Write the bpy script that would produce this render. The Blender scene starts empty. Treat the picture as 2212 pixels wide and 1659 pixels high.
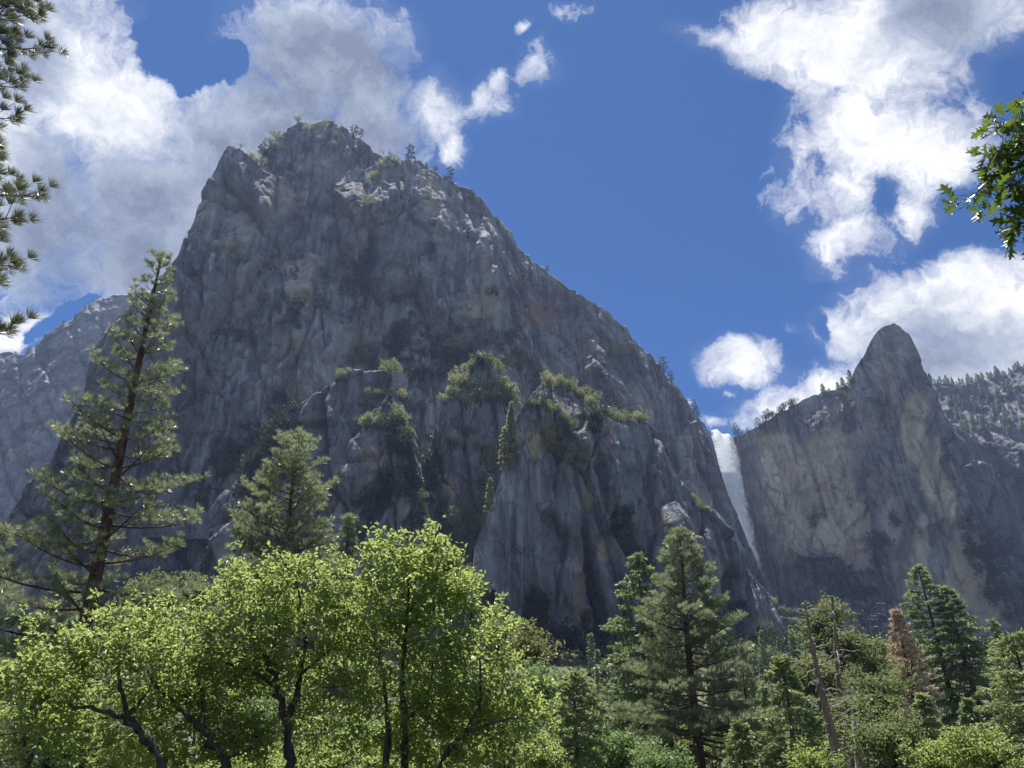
import bpy, math, random
import numpy as np
from mathutils import Matrix, Vector

SC = bpy.context.scene
COL = SC.collection
# ------------------------------------------------------------------ camera
F, CX, CY, PITCH = 1661.0, 1106.0, 829.5, math.radians(26.5)
CT, ST = math.cos(PITCH), math.sin(PITCH)
EYE = np.array([0.0, 0.0, 1.6])
cam = bpy.data.objects.new('camera', bpy.data.cameras.new('camera'))
COL.objects.link(cam)
cam.data.sensor_width = 36.0
cam.data.lens = 36.0 * F / 2212.0
cam.data.clip_start = 0.05
cam.data.clip_end = 20000
cam.location = EYE
cam.rotation_euler = (math.pi / 2 + PITCH, 0, 0)
SC.camera = cam


def ray(px, py):
    xr, yr = (px - CX) / F, (CY - py) / F
    return np.array([xr, CT - yr * ST, ST + yr * CT])


def at(px, py, Y):
    """the point of the valley that stands Y metres ahead on the line of sight px,py (2212-wide sketch of the view)"""
    d = ray(px, py)
    return EYE + d * (Y / d[1])


def project(P):
    q = P - EYE
    dz = q[:, 1] * CT + q[:, 2] * ST
    uy = -q[:, 1] * ST + q[:, 2] * CT
    dz = np.where(dz < .1, .1, dz)
    return CX + F * q[:, 0] / dz, CY - F * uy / dz, dz


# ------------------------------------------------------------------ sky, sun, exposure
SUN_EL, SUN_AZ = math.radians(72.0), math.radians(-17.0)     # azimuth from +Y, negative = to the left
SKY_STRENGTH = 0.054
world = bpy.data.worlds.new('World')
SC.world = world
world.use_nodes = True
sun = bpy.data.objects.new('sun', bpy.data.lights.new('sun', 'SUN'))
COL.objects.link(sun)
sun.data.energy = 5.0
sun.data.angle = math.radians(0.5)
sun.data.color = (1.0, 0.955, 0.88)
SD = Vector((math.sin(SUN_AZ) * math.cos(SUN_EL), math.cos(SUN_AZ) * math.cos(SUN_EL), math.sin(SUN_EL)))
sun.rotation_euler = SD.to_track_quat('Z', 'Y').to_euler()
SC.view_settings.view_transform = 'Standard'
SC.view_settings.look = 'None'
SC.view_settings.exposure = 0.96
SC.view_settings.gamma = 1.0
SC.view_settings.use_curve_mapping = False
SC.render.engine = 'CYCLES'
SC.cycles.use_denoising = True
SC.cycles.max_bounces = 8
SC.cycles.diffuse_bounces = 5
SC.cycles.glossy_bounces = 2
SC.cycles.transmission_bounces = 4
SC.cycles.transparent_max_bounces = 12
SC.cycles.volume_bounces = 0
SC.cycles.sample_clamp_indirect = 4.0
SC.cycles.caustics_reflective = False
SC.cycles.caustics_refractive = False


class NT:
    """short hand for building node trees"""
    def __init__(s, tree):
        s.t = tree
        s.n = tree.nodes
        s.l = tree.links

    def add(s, typ, ins=(), **kw):
        n = s.n.new(typ)
        for k, v in kw.items():
            setattr(n, k, v)
        for k, v in (ins.items() if isinstance(ins, dict) else enumerate(ins)):
            if v is None:
                continue
            if isinstance(v, bpy.types.NodeSocket):
                s.l.new(v, n.inputs[k])
            else:
                n.inputs[k].default_value = v
        return n

    def math(s, op, a, b=None, c=None, clamp=False):
        n = s.add('ShaderNodeMath', [a, b, c], operation=op)
        n.use_clamp = clamp
        return n.outputs[0]

    def vec(s, op, a, b=None, c=None):
        n = s.add('ShaderNodeVectorMath', [a, b], operation=op)
        if c is not None:
            n.inputs['Scale'].default_value = c
        return n.outputs[0]

    def noise(s, vec, scale, detail=4, rough=.55, dist=0.0, out='Fac'):
        n = s.add('ShaderNodeTexNoise', {'Vector': vec, 'Scale': scale, 'Detail': detail, 'Roughness': rough, 'Distortion': dist})
        return n.outputs[out]

    def map(s, v, a, b, c=0.0, d=1.0, smooth=False):
        n = s.add('ShaderNodeMapRange', [v, a, b, c, d])
        n.clamp = True
        if smooth:
            n.interpolation_type = 'SMOOTHSTEP'
        return n.outputs[0]

    def mix(s, f, a, b, blend='MIX'):
        n = s.n.new('ShaderNodeMix')
        n.data_type = 'RGBA'
        n.blend_type = blend
        n.clamp_factor = True
        for i, v in ((0, f), (6, a), (7, b)):
            if isinstance(v, bpy.types.NodeSocket):
                s.l.new(v, n.inputs[i])
            else:
                n.inputs[i].default_value = v if i == 0 else (*v, 1.0)
        return n.outputs[2]


def build_world():
    T = NT(world.node_tree)
    T.n.clear()
    out = T.n.new('ShaderNodeOutputWorld')
    sky = T.add('ShaderNodeTexSky', sky_type='NISHITA')
    sky.sun_disc = False
    sky.sun_elevation = SUN_EL
    sky.sun_rotation = SUN_AZ
    sky.altitude = 1200
    sky.air_density = 1.0
    sky.dust_density = 0.25
    sky.ozone_density = 3.0
    skyc = T.mix(1.0, sky.outputs[0], SKY_TINT, 'MULTIPLY')
    D = T.add('ShaderNodeTexCoord').outputs['Generated']
    # the direction, stirred so that cloud outlines fray
    w1 = T.vec('SUBTRACT', T.noise(D, 5.0, 3, .5, out='Color'), (.5, .5, .5))
    w2 = T.vec('SUBTRACT', T.noise(D, 22.0, 4, .6, out='Color'), (.5, .5, .5))
    P = T.vec('ADD', D, T.vec('ADD', T.vec('SCALE', w1, None, .10), T.vec('SCALE', w2, None, .045)))

    def blob(px, py, rx, ry, rot=0.0):
        c = Vector(ray(px, py)).normalized()
        a = math.radians(rot)
        e1 = (Vector(ray(px + math.cos(a), py - math.sin(a))).normalized() - c)
        e2 = (Vector(ray(px + math.sin(a), py + math.cos(a))).normalized() - c)
        s1, s2 = e1.length * rx, e2.length * ry
        x = e1.normalized()
        z = c
        y = z.cross(x).normalized()
        z = x.cross(y)
        m = Matrix((x, y, z)).transposed().to_euler()
        mp = T.add('ShaderNodeMapping', {'Vector': P, 'Location': c, 'Rotation': m, 'Scale': (s1, s2, max(s1, s2))}, vector_type='TEXTURE')
        return T.add('ShaderNodeTexGradient', {'Vector': mp.outputs[0]}, gradient_type='SPHERICAL').outputs['Fac']

    def field(rows, k=.12):
        f = None
        for r in rows:
            wgt = r[5] if len(r) > 5 else 1.0
            b = blob(*r[:5])
            if wgt != 1.0:
                b = T.math('MULTIPLY', b, wgt)
            f = b if f is None else T.math('SMOOTH_MAX', f, b, k)
        return f
    body = field(CLOUDS)
    hole = field(HOLES)
    dark = field(DARKS)
    # behind the view the same broken cloud goes on
    sep = T.add('ShaderNodeSeparateXYZ', [D])
    ahead = T.map(sep.outputs[1], .15, .45)
    rest = T.math('MULTIPLY', T.map(T.noise(D, 2.2, 4, .5), .47, .72), T.math('SUBTRACT', 1.0, ahead))
    body = T.math('MAXIMUM', body, rest)
    off = tuple(v * .022 for v in SD)
    Dw = T.vec('ADD', D, T.vec('SCALE', w2, None, .05))
    n1 = T.noise(Dw, 7.0, 14, .66, .2)
    n2 = T.noise(T.vec('ADD', Dw, off), 7.0, 8, .62, .2)
    fray = T.noise(T.vec('MULTIPLY', Dw, (1.0, 1.0, .75)), 38.0, 9, .7, .6)
    bq = T.math('SUBTRACT', body, T.math('MULTIPLY', hole, 1.7))
    ns = T.math('ADD', T.math('MULTIPLY', T.math('SUBTRACT', n1, .5), 2.0), T.math('MULTIPLY', T.math('SUBTRACT', fray, .5), 1.5))
    q = T.math('SUBTRACT', T.math('ADD', T.math('MULTIPLY', bq, 1.6), ns), T.map(bq, .30, 0.0, .06, .42))
    alpha = T.map(q, .02, .80)
    dark = T.map(dark, .02, .62, 0, .92, smooth=True)
    veil = T.map(bq, .05, .5, 0, .12)
    alpha = T.math('MAXIMUM', alpha, veil)
    thick = T.map(q, .45, 1.5)
    relief = T.math('MULTIPLY', T.math('SUBTRACT', n1, n2), 1.9)
    grey = T.math('ADD', T.math('MULTIPLY', thick, .10), dark)
    mottle = T.math('MULTIPLY', T.math('SUBTRACT', T.noise(P, 4.5, 8, .55), .5), .7)
    g = T.math('ADD', T.math('ADD', T.math('MULTIPLY', grey, .92), mottle), relief, clamp=True)
    g = T.math('MULTIPLY', g, .86)
    cr = T.add('ShaderNodeValToRGB', [g])
    e = cr.color_ramp.elements
    e[0].position, e[0].color = 0.0, (*CLOUD_WHITE, 1)
    e[1].position, e[1].color = 0.95, (*CLOUD_GREY, 1)
    m = e.new(.4)
    m.color = (*CLOUD_MID, 1)
    cloudc = T.mix(1.0, cr.outputs[0], (CLOUD_GAIN,) * 3, 'MULTIPLY')
    ground_fade = T.map(sep.outputs[2], -.02, .05)
    colr = T.mix(T.math('MULTIPLY', alpha, ground_fade), skyc, cloudc)
    bg = T.add('ShaderNodeBackground', {'Color': colr, 'Strength': SKY_STRENGTH})
    T.l.new(bg.outputs[0], out.inputs[0])


SKY_TINT = (0.165, 0.53, 0.90)
CLOUD_WHITE, CLOUD_MID, CLOUD_GREY, CLOUD_GAIN = (1.0, 1.0, 1.0), (.46, .515, .61), (.14, .18, .27), 10.2
CLOUDS = [
    (120, 120, 330, 260), (40, 420, 330, 330), (300, 420, 330, 270, 0), (230, 230, 280, 230), (560, 310, 280, 210),
    (700, 120, 280, 220), (620, -110, 360, 130), (150, -120, 260, 200), (800, 240, 150, 210), (40, 690, 150, 75, 15), (300, 560, 260, 140), (640, 400, 240, 120),
    (930, 250, 120, 130, 0, .8), (1010, 225, 150, 60, 40, .58), (965, 330, 60, 110, 0, .6), (1080, 180, 70, 50, 40, .5), (1175, 140, 90, 60, 55, .52), (1135, 60, 55, 30, 30, .45), (1250, 10, 90, 26, 0, .45), (1200, 90, 30, 50, 0, .3),
    (1560, 70, 190, 55, -18, .55), (1700, 70, 220, 150, 0, .8), (1900, 120, 300, 260), (2080, 0, 260, 150), (1870, 300, 200, 180), (1990, 330, 170, 170, 20, .9), (1820, 430, 150, 130, 0, .75),
    (1800, 520, 125, 90, 0, .85), (1950, 470, 90, 110, 0, .62), (2180, 20, 120, 120, 0, .6), (1730, 340, 80, 160, 0, .35), (2090, 230, 90, 160, 15, .5),
    (1900, 700, 200, 150), (2060, 670, 210, 150), (2200, 690, 180, 200), (1960, 800, 220, 120), (1860, 625, 110, 70, 0, .8), (2120, 820, 260, 90),
    (1610, 795, 125, 90, -5, .85), (1720, 700, 62, 44, 0, .42), (1700, 890, 190, 100, 25, .95), (1790, 840, 130, 75, 10, .9), (1560, 930, 70, 34, 0, .6), (1510, 890, 30, 34, 0, .5), (1575, 870, 36, 28, 0, .45),
    (1620, 90, 270, 120, -18, .4), (1720, 380, 150, 280, 0, .42), (2090, 290, 140, 240, 10, .4), (1860, 520, 210, 130, 0, .42), (1050, 220, 160, 110, 30, .42), (1180, 140, 110, 100, 50, .38), (900, 330, 90, 120, 0, .4), (1640, 800, 150, 110, 0, .33),
    (1460, 775, 26, 13, 0, .36), (1690, 545, 34, 20, 0, .3), (1286, 662, 20, 12, 0, .4), (2090, 490, 60, 30, 0, .22), (1100, 250, 60, 40, 30, .25),
]
HOLES = [(385, 60, 74, 130, -20), (425, 140, 88, 56, 0), (505, 112, 55, 45, 0), (1880, 445, 50, 60, 0, .34), (165, 655, 80, 30, 25, .9), (105, 695, 46, 24, 40, .8), (1790, 700, 30, 60, 20, .4)]
DARKS = [(690, 180, 320, 240, 0, 1.0), (560, 340, 330, 220, 0, .85), (330, 480, 400, 250, 0, .78), (110, 470, 300, 260, 0, .72), (800, 300, 160, 160, 0, .8), (60, 120, 200, 170, 0, .6), (170, 30, 150, 100, 0, .3),
         (2060, 30, 240, 170, 0, .56), (2060, 770, 320, 160, 0, .55), (1950, 700, 140, 80, 0, .3), (300, 590, 280, 90, 0, .6)]
build_world()


# ------------------------------------------------------------------ number tools
def hash01(ix, iy, iz, seed):
    with np.errstate(over='ignore'):
        h = (ix.astype(np.uint32) * np.uint32(374761393)) ^ (iy.astype(np.uint32) * np.uint32(668265263)) ^ (iz.astype(np.uint32) * np.uint32(2147483647 - 58)) ^ np.uint32((seed * 2654435761) & 0xffffffff)
        h ^= h >> np.uint32(15)
        h *= np.uint32(2246822519)
        h ^= h >> np.uint32(13)
        h *= np.uint32(3266489917)
        h ^= h >> np.uint32(16)
    return h.astype(np.float64) / 4294967295.0


def vnoise(x, y, seed=0):
    ix, iy = np.floor(x).astype(np.int64), np.floor(y).astype(np.int64)
    fx, fy = x - ix, y - iy
    fx, fy = fx * fx * fx * (fx * (fx * 6 - 15) + 10), fy * fy * fy * (fy * (fy * 6 - 15) + 10)
    z = np.zeros_like(ix)
    a, b = hash01(ix, iy, z, seed), hash01(ix + 1, iy, z, seed)
    c, d = hash01(ix, iy + 1, z, seed), hash01(ix + 1, iy + 1, z, seed)
    return (a + (b - a) * fx) * (1 - fy) + (c + (d - c) * fx) * fy


def fbm(x, y, oct=4, seed=0, gain=.5):
    s, a, n = 0.0, 1.0, 0.0
    for k in range(oct):
        s = s + a * vnoise(x * 2 ** k + 13.7 * k, y * 2 ** k + 7.1 * k, seed + k)
        n += a
        a *= gain
    return s / n - .5


def facets(u, v, su, sv, seed, off=1.0, tilt=.2, shear=0.0):
    """rock broken along joints: every cell is a plane of its own; returns height, cell random, distance to the joint"""
    us, vs = (u + shear * v) / su, v / sv
    iu, iv = np.floor(us).astype(np.int64), np.floor(vs).astype(np.int64)
    best = np.full(us.shape, 9.0)
    sec = np.full(us.shape, 9.0)
    h = np.zeros(us.shape)
    rid = np.zeros(us.shape)
    z = np.zeros_like(iu)
    for a in (-1, 0, 1):
        for b in (-1, 0, 1):
            cu, cv = iu + a, iv + b
            r1, r2 = hash01(cu, cv, z, seed), hash01(cu, cv, z + 1, seed)
            du, dv = us - (cu + .1 + .8 * r1), vs - (cv + .1 + .8 * r2)
            d = np.maximum(np.abs(du), np.abs(dv)) * .5 + .5 * np.sqrt(du * du + dv * dv)
            r3, r4, r5 = hash01(cu, cv, z + 2, seed), hash01(cu, cv, z + 3, seed), hash01(cu, cv, z + 4, seed)
            hh = (r3 - .5) * 2 * off + (r4 - .5) * 2 * tilt * du * su + (r5 - .6) * 2 * tilt * dv * sv * .6
            near = d < best
            sec = np.where(near, best, np.minimum(sec, d))
            h = np.where(near, hh, h)
            rid = np.where(near, r3 * .6 + r4 * .4, rid)
            best = np.where(near, d, best)
    return h, rid, sec - best


def sstep(a, b, x):
    t = np.clip((x - a) / (b - a), 0, 1)
    return t * t * (3 - 2 * t)


def mesh_obj(name, V, faces, mats, parent=None, smooth=False, mat_idx=None, attrs=None):
    """faces: list of int arrays (n,3) or (n,4)"""
    me = bpy.data.meshes.new(name)
    V = np.ascontiguousarray(V, dtype=np.float32)
    faces = [f for f in faces if len(f)]
    loops = np.concatenate([f.ravel() for f in faces]).astype(np.int32)
    tot = np.concatenate([np.full(len(f), f.shape[1], np.int32) for f in faces])
    start = np.concatenate([[0], np.cumsum(tot)[:-1]]).astype(np.int32)
    me.vertices.add(len(V))
    me.vertices.foreach_set('co', V.ravel())
    me.loops.add(len(loops))
    me.loops.foreach_set('vertex_index', loops)
    me.polygons.add(len(tot))
    me.polygons.foreach_set('loop_start', start)
    me.polygons.foreach_set('loop_total', tot)
    for m in mats:
        me.materials.append(m)
    if mat_idx is not None:
        me.polygons.foreach_set('material_index', np.ascontiguousarray(mat_idx, dtype=np.int32))
    me.update(calc_edges=True)
    me.polygons.foreach_set('use_smooth', np.full(len(tot), smooth, dtype=bool))
    for k, (dom, a) in (attrs or {}).items():
        at_ = me.attributes.new(k, 'FLOAT', dom)
        at_.data.foreach_set('value', np.ascontiguousarray(a, dtype=np.float32))
    me.validate()
    o = bpy.data.objects.new(name, me)
    COL.objects.link(o)
    if parent is not None:
        o.parent = parent
    return o


def tag(o, label=None, cat=None, group=None, kind=None):
    for k, v in (('label', label), ('category', cat), ('group', group), ('kind', kind)):
        if v:
            o[k] = v
    return o


def empty(name, loc, label, cat, group=None, rz=0.0):
    o = bpy.data.objects.new(name, None)
    COL.objects.link(o)
    o.location = loc
    o.rotation_euler = (0, 0, rz)
    o.empty_display_size = .3
    return tag(o, label, cat, group)


def new_mat(name):
    m = bpy.data.materials.new(name)
    m.use_nodes = True
    T = NT(m.node_tree)
    T.n.clear()
    out = T.n.new('ShaderNodeOutputMaterial')
    return m, T, out


# ------------------------------------------------------------------ rock
def rock_material(name, dark, light, tan, streak=1.0, warm=0.25):
    m, T, out = new_mat(name)
    P = T.add('ShaderNodeTexCoord').outputs['Object']
    sc = lambda v: T.vec('MULTIPLY', P, v)
    big = T.noise(P, .011, 5, .6)
    med = T.noise(P, .055, 8, .66)
    base = T.mix(T.map(T.math('ADD', T.math('MULTIPLY', big, .55), T.math('MULTIPLY', med, .55)), .40, .72), dark, light)
    # water stain running down the faces
    st = T.noise(sc((.16, .16, .009)), 1.0, 5, .6)
    stf = T.map(st, .40, .60, 1.0 - .48 * streak, 1.0 + .25 * streak)
    st2 = T.map(T.noise(sc((.5, .5, .02)), 1.0, 4, .6), .35, .7, 1.0 - .28 * streak, 1.0 + .12 * streak)
    big_mask = T.map(T.noise(P, .014, 3), .36, .54)
    mul = T.mix(big_mask, (1, 1, 1), T.add('ShaderNodeCombineColor', [T.math('MULTIPLY', stf, st2)] * 3).outputs[0])
    base = T.mix(1.0, base, mul, 'MULTIPLY')
    # fresh, pale to orange breaks; sunlit edges are put into this colour too
    scar = T.add('ShaderNodeAttribute', attribute_name='scar').outputs['Fac']
    sn = T.math('MULTIPLY', scar, T.map(T.noise(sc((1, 1, .35)), .09, 6, .7), .30, .50))
    base = T.mix(T.math('MULTIPLY', sn, .92, clamp=True), base, tan)
    orange = T.add('ShaderNodeAttribute', attribute_name='orange').outputs['Fac']
    on = T.math('MULTIPLY', orange, T.map(T.noise(sc((1, 1, .3)), .12, 6, .7), .3, .55))
    base = T.mix(T.math('MULTIPLY', on, .8, clamp=True), base, (.30, .165, .085))
    tint = T.add('ShaderNodeAttribute', attribute_name='tint').outputs['Fac']
    base = T.mix(1.0, base, T.add('ShaderNodeCombineColor', [T.map(tint, -.6, 1, .42, 1.2)] * 3).outputs[0], 'MULTIPLY')
    # pale lichen specks and dark pits
    sp = T.noise(P, .42, 6, .75)
    base = T.mix(T.map(sp, .60, .74, 0, .55), base, light)
    base = T.mix(T.map(sp, .40, .27, 0, .65), base, tuple(v * .5 for v in dark))
    wt = T.noise(P, .026, 4, .6)
    base = T.mix(T.map(wt, .55, .72, 0, warm), base, tan)
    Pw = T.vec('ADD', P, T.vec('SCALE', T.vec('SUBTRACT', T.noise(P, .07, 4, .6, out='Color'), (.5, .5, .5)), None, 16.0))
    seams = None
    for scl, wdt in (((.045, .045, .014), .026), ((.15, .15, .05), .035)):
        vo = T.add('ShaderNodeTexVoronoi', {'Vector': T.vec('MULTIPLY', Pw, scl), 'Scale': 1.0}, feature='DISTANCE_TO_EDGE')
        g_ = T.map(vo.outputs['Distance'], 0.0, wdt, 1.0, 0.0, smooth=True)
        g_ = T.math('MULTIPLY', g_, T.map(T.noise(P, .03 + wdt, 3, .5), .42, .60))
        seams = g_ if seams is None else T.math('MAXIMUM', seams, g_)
    base = T.mix(T.math('MULTIPLY', seams, .3), base, tuple(v * .45 for v in dark))  # crack shade put into the colour along the seams
    h = T.math('ADD', T.math('MULTIPLY', seams, -2.5), T.math('ADD', T.math('MULTIPLY', T.noise(P, .16, 8, .68), 2.0), T.math('MULTIPLY', T.noise(sc((.7, .7, .16)), .5, 5, .65), .9)))
    bump = T.add('ShaderNodeBump', {'Strength': .7, 'Distance': 1.2, 'Height': h})
    b = T.add('ShaderNodeBsdfPrincipled', {'Base Color': base, 'Roughness': .88, 'Specular IOR Level': .22, 'Normal': bump.outputs[0]})
    T.l.new(b.outputs[0], out.inputs[0])
    return m


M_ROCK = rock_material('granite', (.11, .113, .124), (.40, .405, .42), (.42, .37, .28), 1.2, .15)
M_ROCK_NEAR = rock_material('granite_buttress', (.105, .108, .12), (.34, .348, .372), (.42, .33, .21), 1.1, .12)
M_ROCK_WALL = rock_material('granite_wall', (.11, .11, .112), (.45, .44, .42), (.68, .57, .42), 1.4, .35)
M_ROCK_HAZY = rock_material('granite_hazed', (.20, .21, .235), (.40, .41, .44), (.42, .39, .33), .6, .12)  # haze put into the colour: paler, bluer granite for the far mountain
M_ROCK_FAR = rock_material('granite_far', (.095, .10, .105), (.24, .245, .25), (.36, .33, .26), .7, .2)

MASSES = []


def rock_mass(name, ridge, nu, nv, label, mat, seed, amp=1.0, zb=-4.0, kind='structure', scars_and_sun=(), oranges=(), shear=.25, ribs=9.0, back=.9, gully=(), ridge_amp=.4, parts=1.0, depth=190.0, stains=()):
    """ridge rows: px, py, Y, cotangent of the face, azimuth the face looks to (0 = at the viewer, + = right), relief factor"""
    R = np.array([at(*r[:3]) for r in ridge])
    cot = np.array([r[3] for r in ridge])
    azm = np.radians([r[4] for r in ridge])
    rel = np.array([r[5] if len(r) > 5 else 1.0 for r in ridge])
    seg = np.linalg.norm(np.diff(R, axis=0), axis=1)
    cum = np.concatenate([[0], np.cumsum(seg)])
    s = np.linspace(0, cum[-1], nu)
    I = lambda a: np.interp(s, cum, a)
    Rx, Ry, Rz = I(R[:, 0]), I(R[:, 1]), I(R[:, 2])
    ker = np.ones(9) / 9
    sm = lambda a: np.convolve(np.pad(a, 4, mode='edge'), ker, 'valid')
    c_, a_, rl = sm(I(cot)), sm(sm(I(azm))), sm(I(rel))
    nx, ny = np.sin(a_), -np.cos(a_)
    Bx, By = Rx + nx * (Rz - zb) * c_, Ry + ny * (Rz - zb) * c_
    t = np.linspace(0, 1, nv)[:, None]
    X = Bx + (Rx - Bx) * t
    Yv = By + (Ry - By) * t
    Z = zb + (Rz - zb) * t
    mx, my = (Bx + Rx) / 2, (By + Ry) / 2
    ucum = np.concatenate([[0], np.cumsum(np.hypot(np.diff(mx), np.diff(my)))])
    u = ucum[None, :] + Z * 0
    v = Z
    # joints and weathering
    wu = u + 4 * fbm(u / 60, v / 80, 3, seed + 50) + 2.5 * fbm(u / 9, v / 12, 2, seed + 51)
    wv = v + 7 * fbm(u / 80 + 9, v / 70, 3, seed + 60) + 3 * fbm(u / 10, v / 9, 2, seed + 61)
    d = ribs * 2.4 * fbm(u / 75 + 2, v / 380, 2, seed + 1)
    h1, r1, e1 = facets(wu, wv, 52, 130, seed + 2, 5.5, .24, shear)
    h2, r2, e2 = facets(wu, wv, 22, 50, seed + 3, 3.6, .26, -shear)
    h3, r3, e3 = facets(wu, wv, 8, 15, seed + 4, 1.3, .26, shear * .5)
    d = d + h1 + h2 + h3 + 2.2 * fbm(u / 26, v / 70, 5, seed + 8, .62) + 1.4 * fbm(u / 5, v / 7, 3, seed + 9)
    h4, r4, e4 = facets(u + 7 * fbm(u / 30, v / 90, 3, seed + 70) + 3 * fbm(u / 9, v / 20, 3, seed + 71), wv, 40, 330, seed + 5, 2.2, .12, shear * .6)
    h5, r5, e5 = facets(wu, wv, 3.6, 5.5, seed + 6, .4, .22, -shear * .5)
    d = d + h4 + h5
    crk = parts * (np.exp(-(e1 * 34) ** 2) * 5.0 + np.exp(-(e2 * 18) ** 2) * 2.4 * parts + np.exp(-(e4 * 26) ** 2) * 5.5 + np.exp(-(e3 * 9) ** 2) * .8 * (vnoise(u / 60, v / 60, seed + 77) > .55))
    d = d - crk
    taper = (1 - (1 - ridge_amp) * sstep(.86, 1.0, t)) * sstep(-.05, .1, t)
    d = d * amp * rl[None, :] * taper
    Z = Z + .25 * np.clip(d, -9, 9) * (1 - sstep(.9, 1, t)) + 5.0 * amp * (fbm(u / 11 + 3, v * 0, 4, seed + 11)) * sstep(.93, 1, t)
    X = X + nx * d
    Yv = Yv + ny * d
    P0 = np.stack([X, Yv, Z], -1)
    if gully:
        ppx, ppy, _ = project(P0.reshape(-1, 3))
        ppx, ppy = ppx.reshape(X.shape), ppy.reshape(X.shape)
        g = np.zeros(X.shape)
        for (ax, ay, bx, by, wd, dep) in gully:
            dx, dy = bx - ax, by - ay
            k = np.clip(((ppx - ax) * dx + (ppy - ay) * dy) / (dx * dx + dy * dy), 0, 1)
            jit = 14 * fbm(ppy / 25, ppx * 0, 3, seed + 31)
            dist = np.hypot(ppx - ax - k * dx + jit, ppy - ay - k * dy)
            g = np.maximum(g, dep * np.exp(-(dist / wd) ** 2)) if dep > 0 else g + dep * np.exp(-(dist / wd) ** 2)
        P0[..., 0] -= nx * g
        P0[..., 1] -= ny * g
    # the far side
    nb = 9
    db = (np.linspace(0, 1, nb + 1)[1:] ** 1.6)[:, None]
    top = P0[-1]
    bz = np.maximum(top[:, 2] - depth * db * back - 1.0, zb)
    Bk = np.stack([top[:, 0] - nx * depth * db, top[:, 1] - ny * depth * db, bz], -1)
    last = Bk[-1].copy()
    last[:, 2] = zb
    P = np.concatenate([P0, Bk, last[None]], 0)
    nr = P.shape[0]
    idx = np.arange(nr * nu).reshape(nr, nu)
    q = np.stack([idx[:-1, :-1], idx[:-1, 1:], idx[1:, 1:], idx[1:, :-1]], -1).reshape(-1, 4)
    V = P.reshape(-1, 3)
    tint = np.concatenate([.5 * r1 + .3 * r2 + .2 * r3, np.full((nr - nv, nu), .5)]).ravel()
    ppx, ppy, dz = project(V)

    def spots(rows, base):
        a = np.zeros(len(V))
        for (x, y, rx, ry, w) in rows:
            jx = ppx + 22 * fbm(ppx / 40, ppy / 40, 3, seed + 21)
            jy = ppy + 30 * fbm(ppx / 40 + 5, ppy / 40, 3, seed + 22)
            a = np.maximum(a, w * sstep(1.15, .7, np.hypot((jx - x) / rx, (jy - y) / ry)))
        return np.maximum(a, base)
    pad = np.zeros((nr - nv, nu))
    sb = np.concatenate([sstep(.80, .84, r2) * .35 * (vnoise(u / 90, v / 90, seed + 12) > .5), pad]).ravel()
    ob = np.concatenate([sstep(.86, .89, r3 * .5 + r2 * .5) * .5, pad]).ravel()
    tint = tint - spots(stains, 0.0) * .75
    o = mesh_obj(name, V, [q], [mat], smooth=True, attrs={'scar': ('POINT', spots(scars_and_sun, sb)), 'orange': ('POINT', spots(oranges, ob)), 'tint': ('POINT', tint)})
    tag(o, label, None, None, kind)
    front = np.zeros(len(V), bool)
    front[:nv * nu] = True
    MASSES.append((V[front], ppx[front], ppy[front], dz[front], o))
    return o


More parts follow.
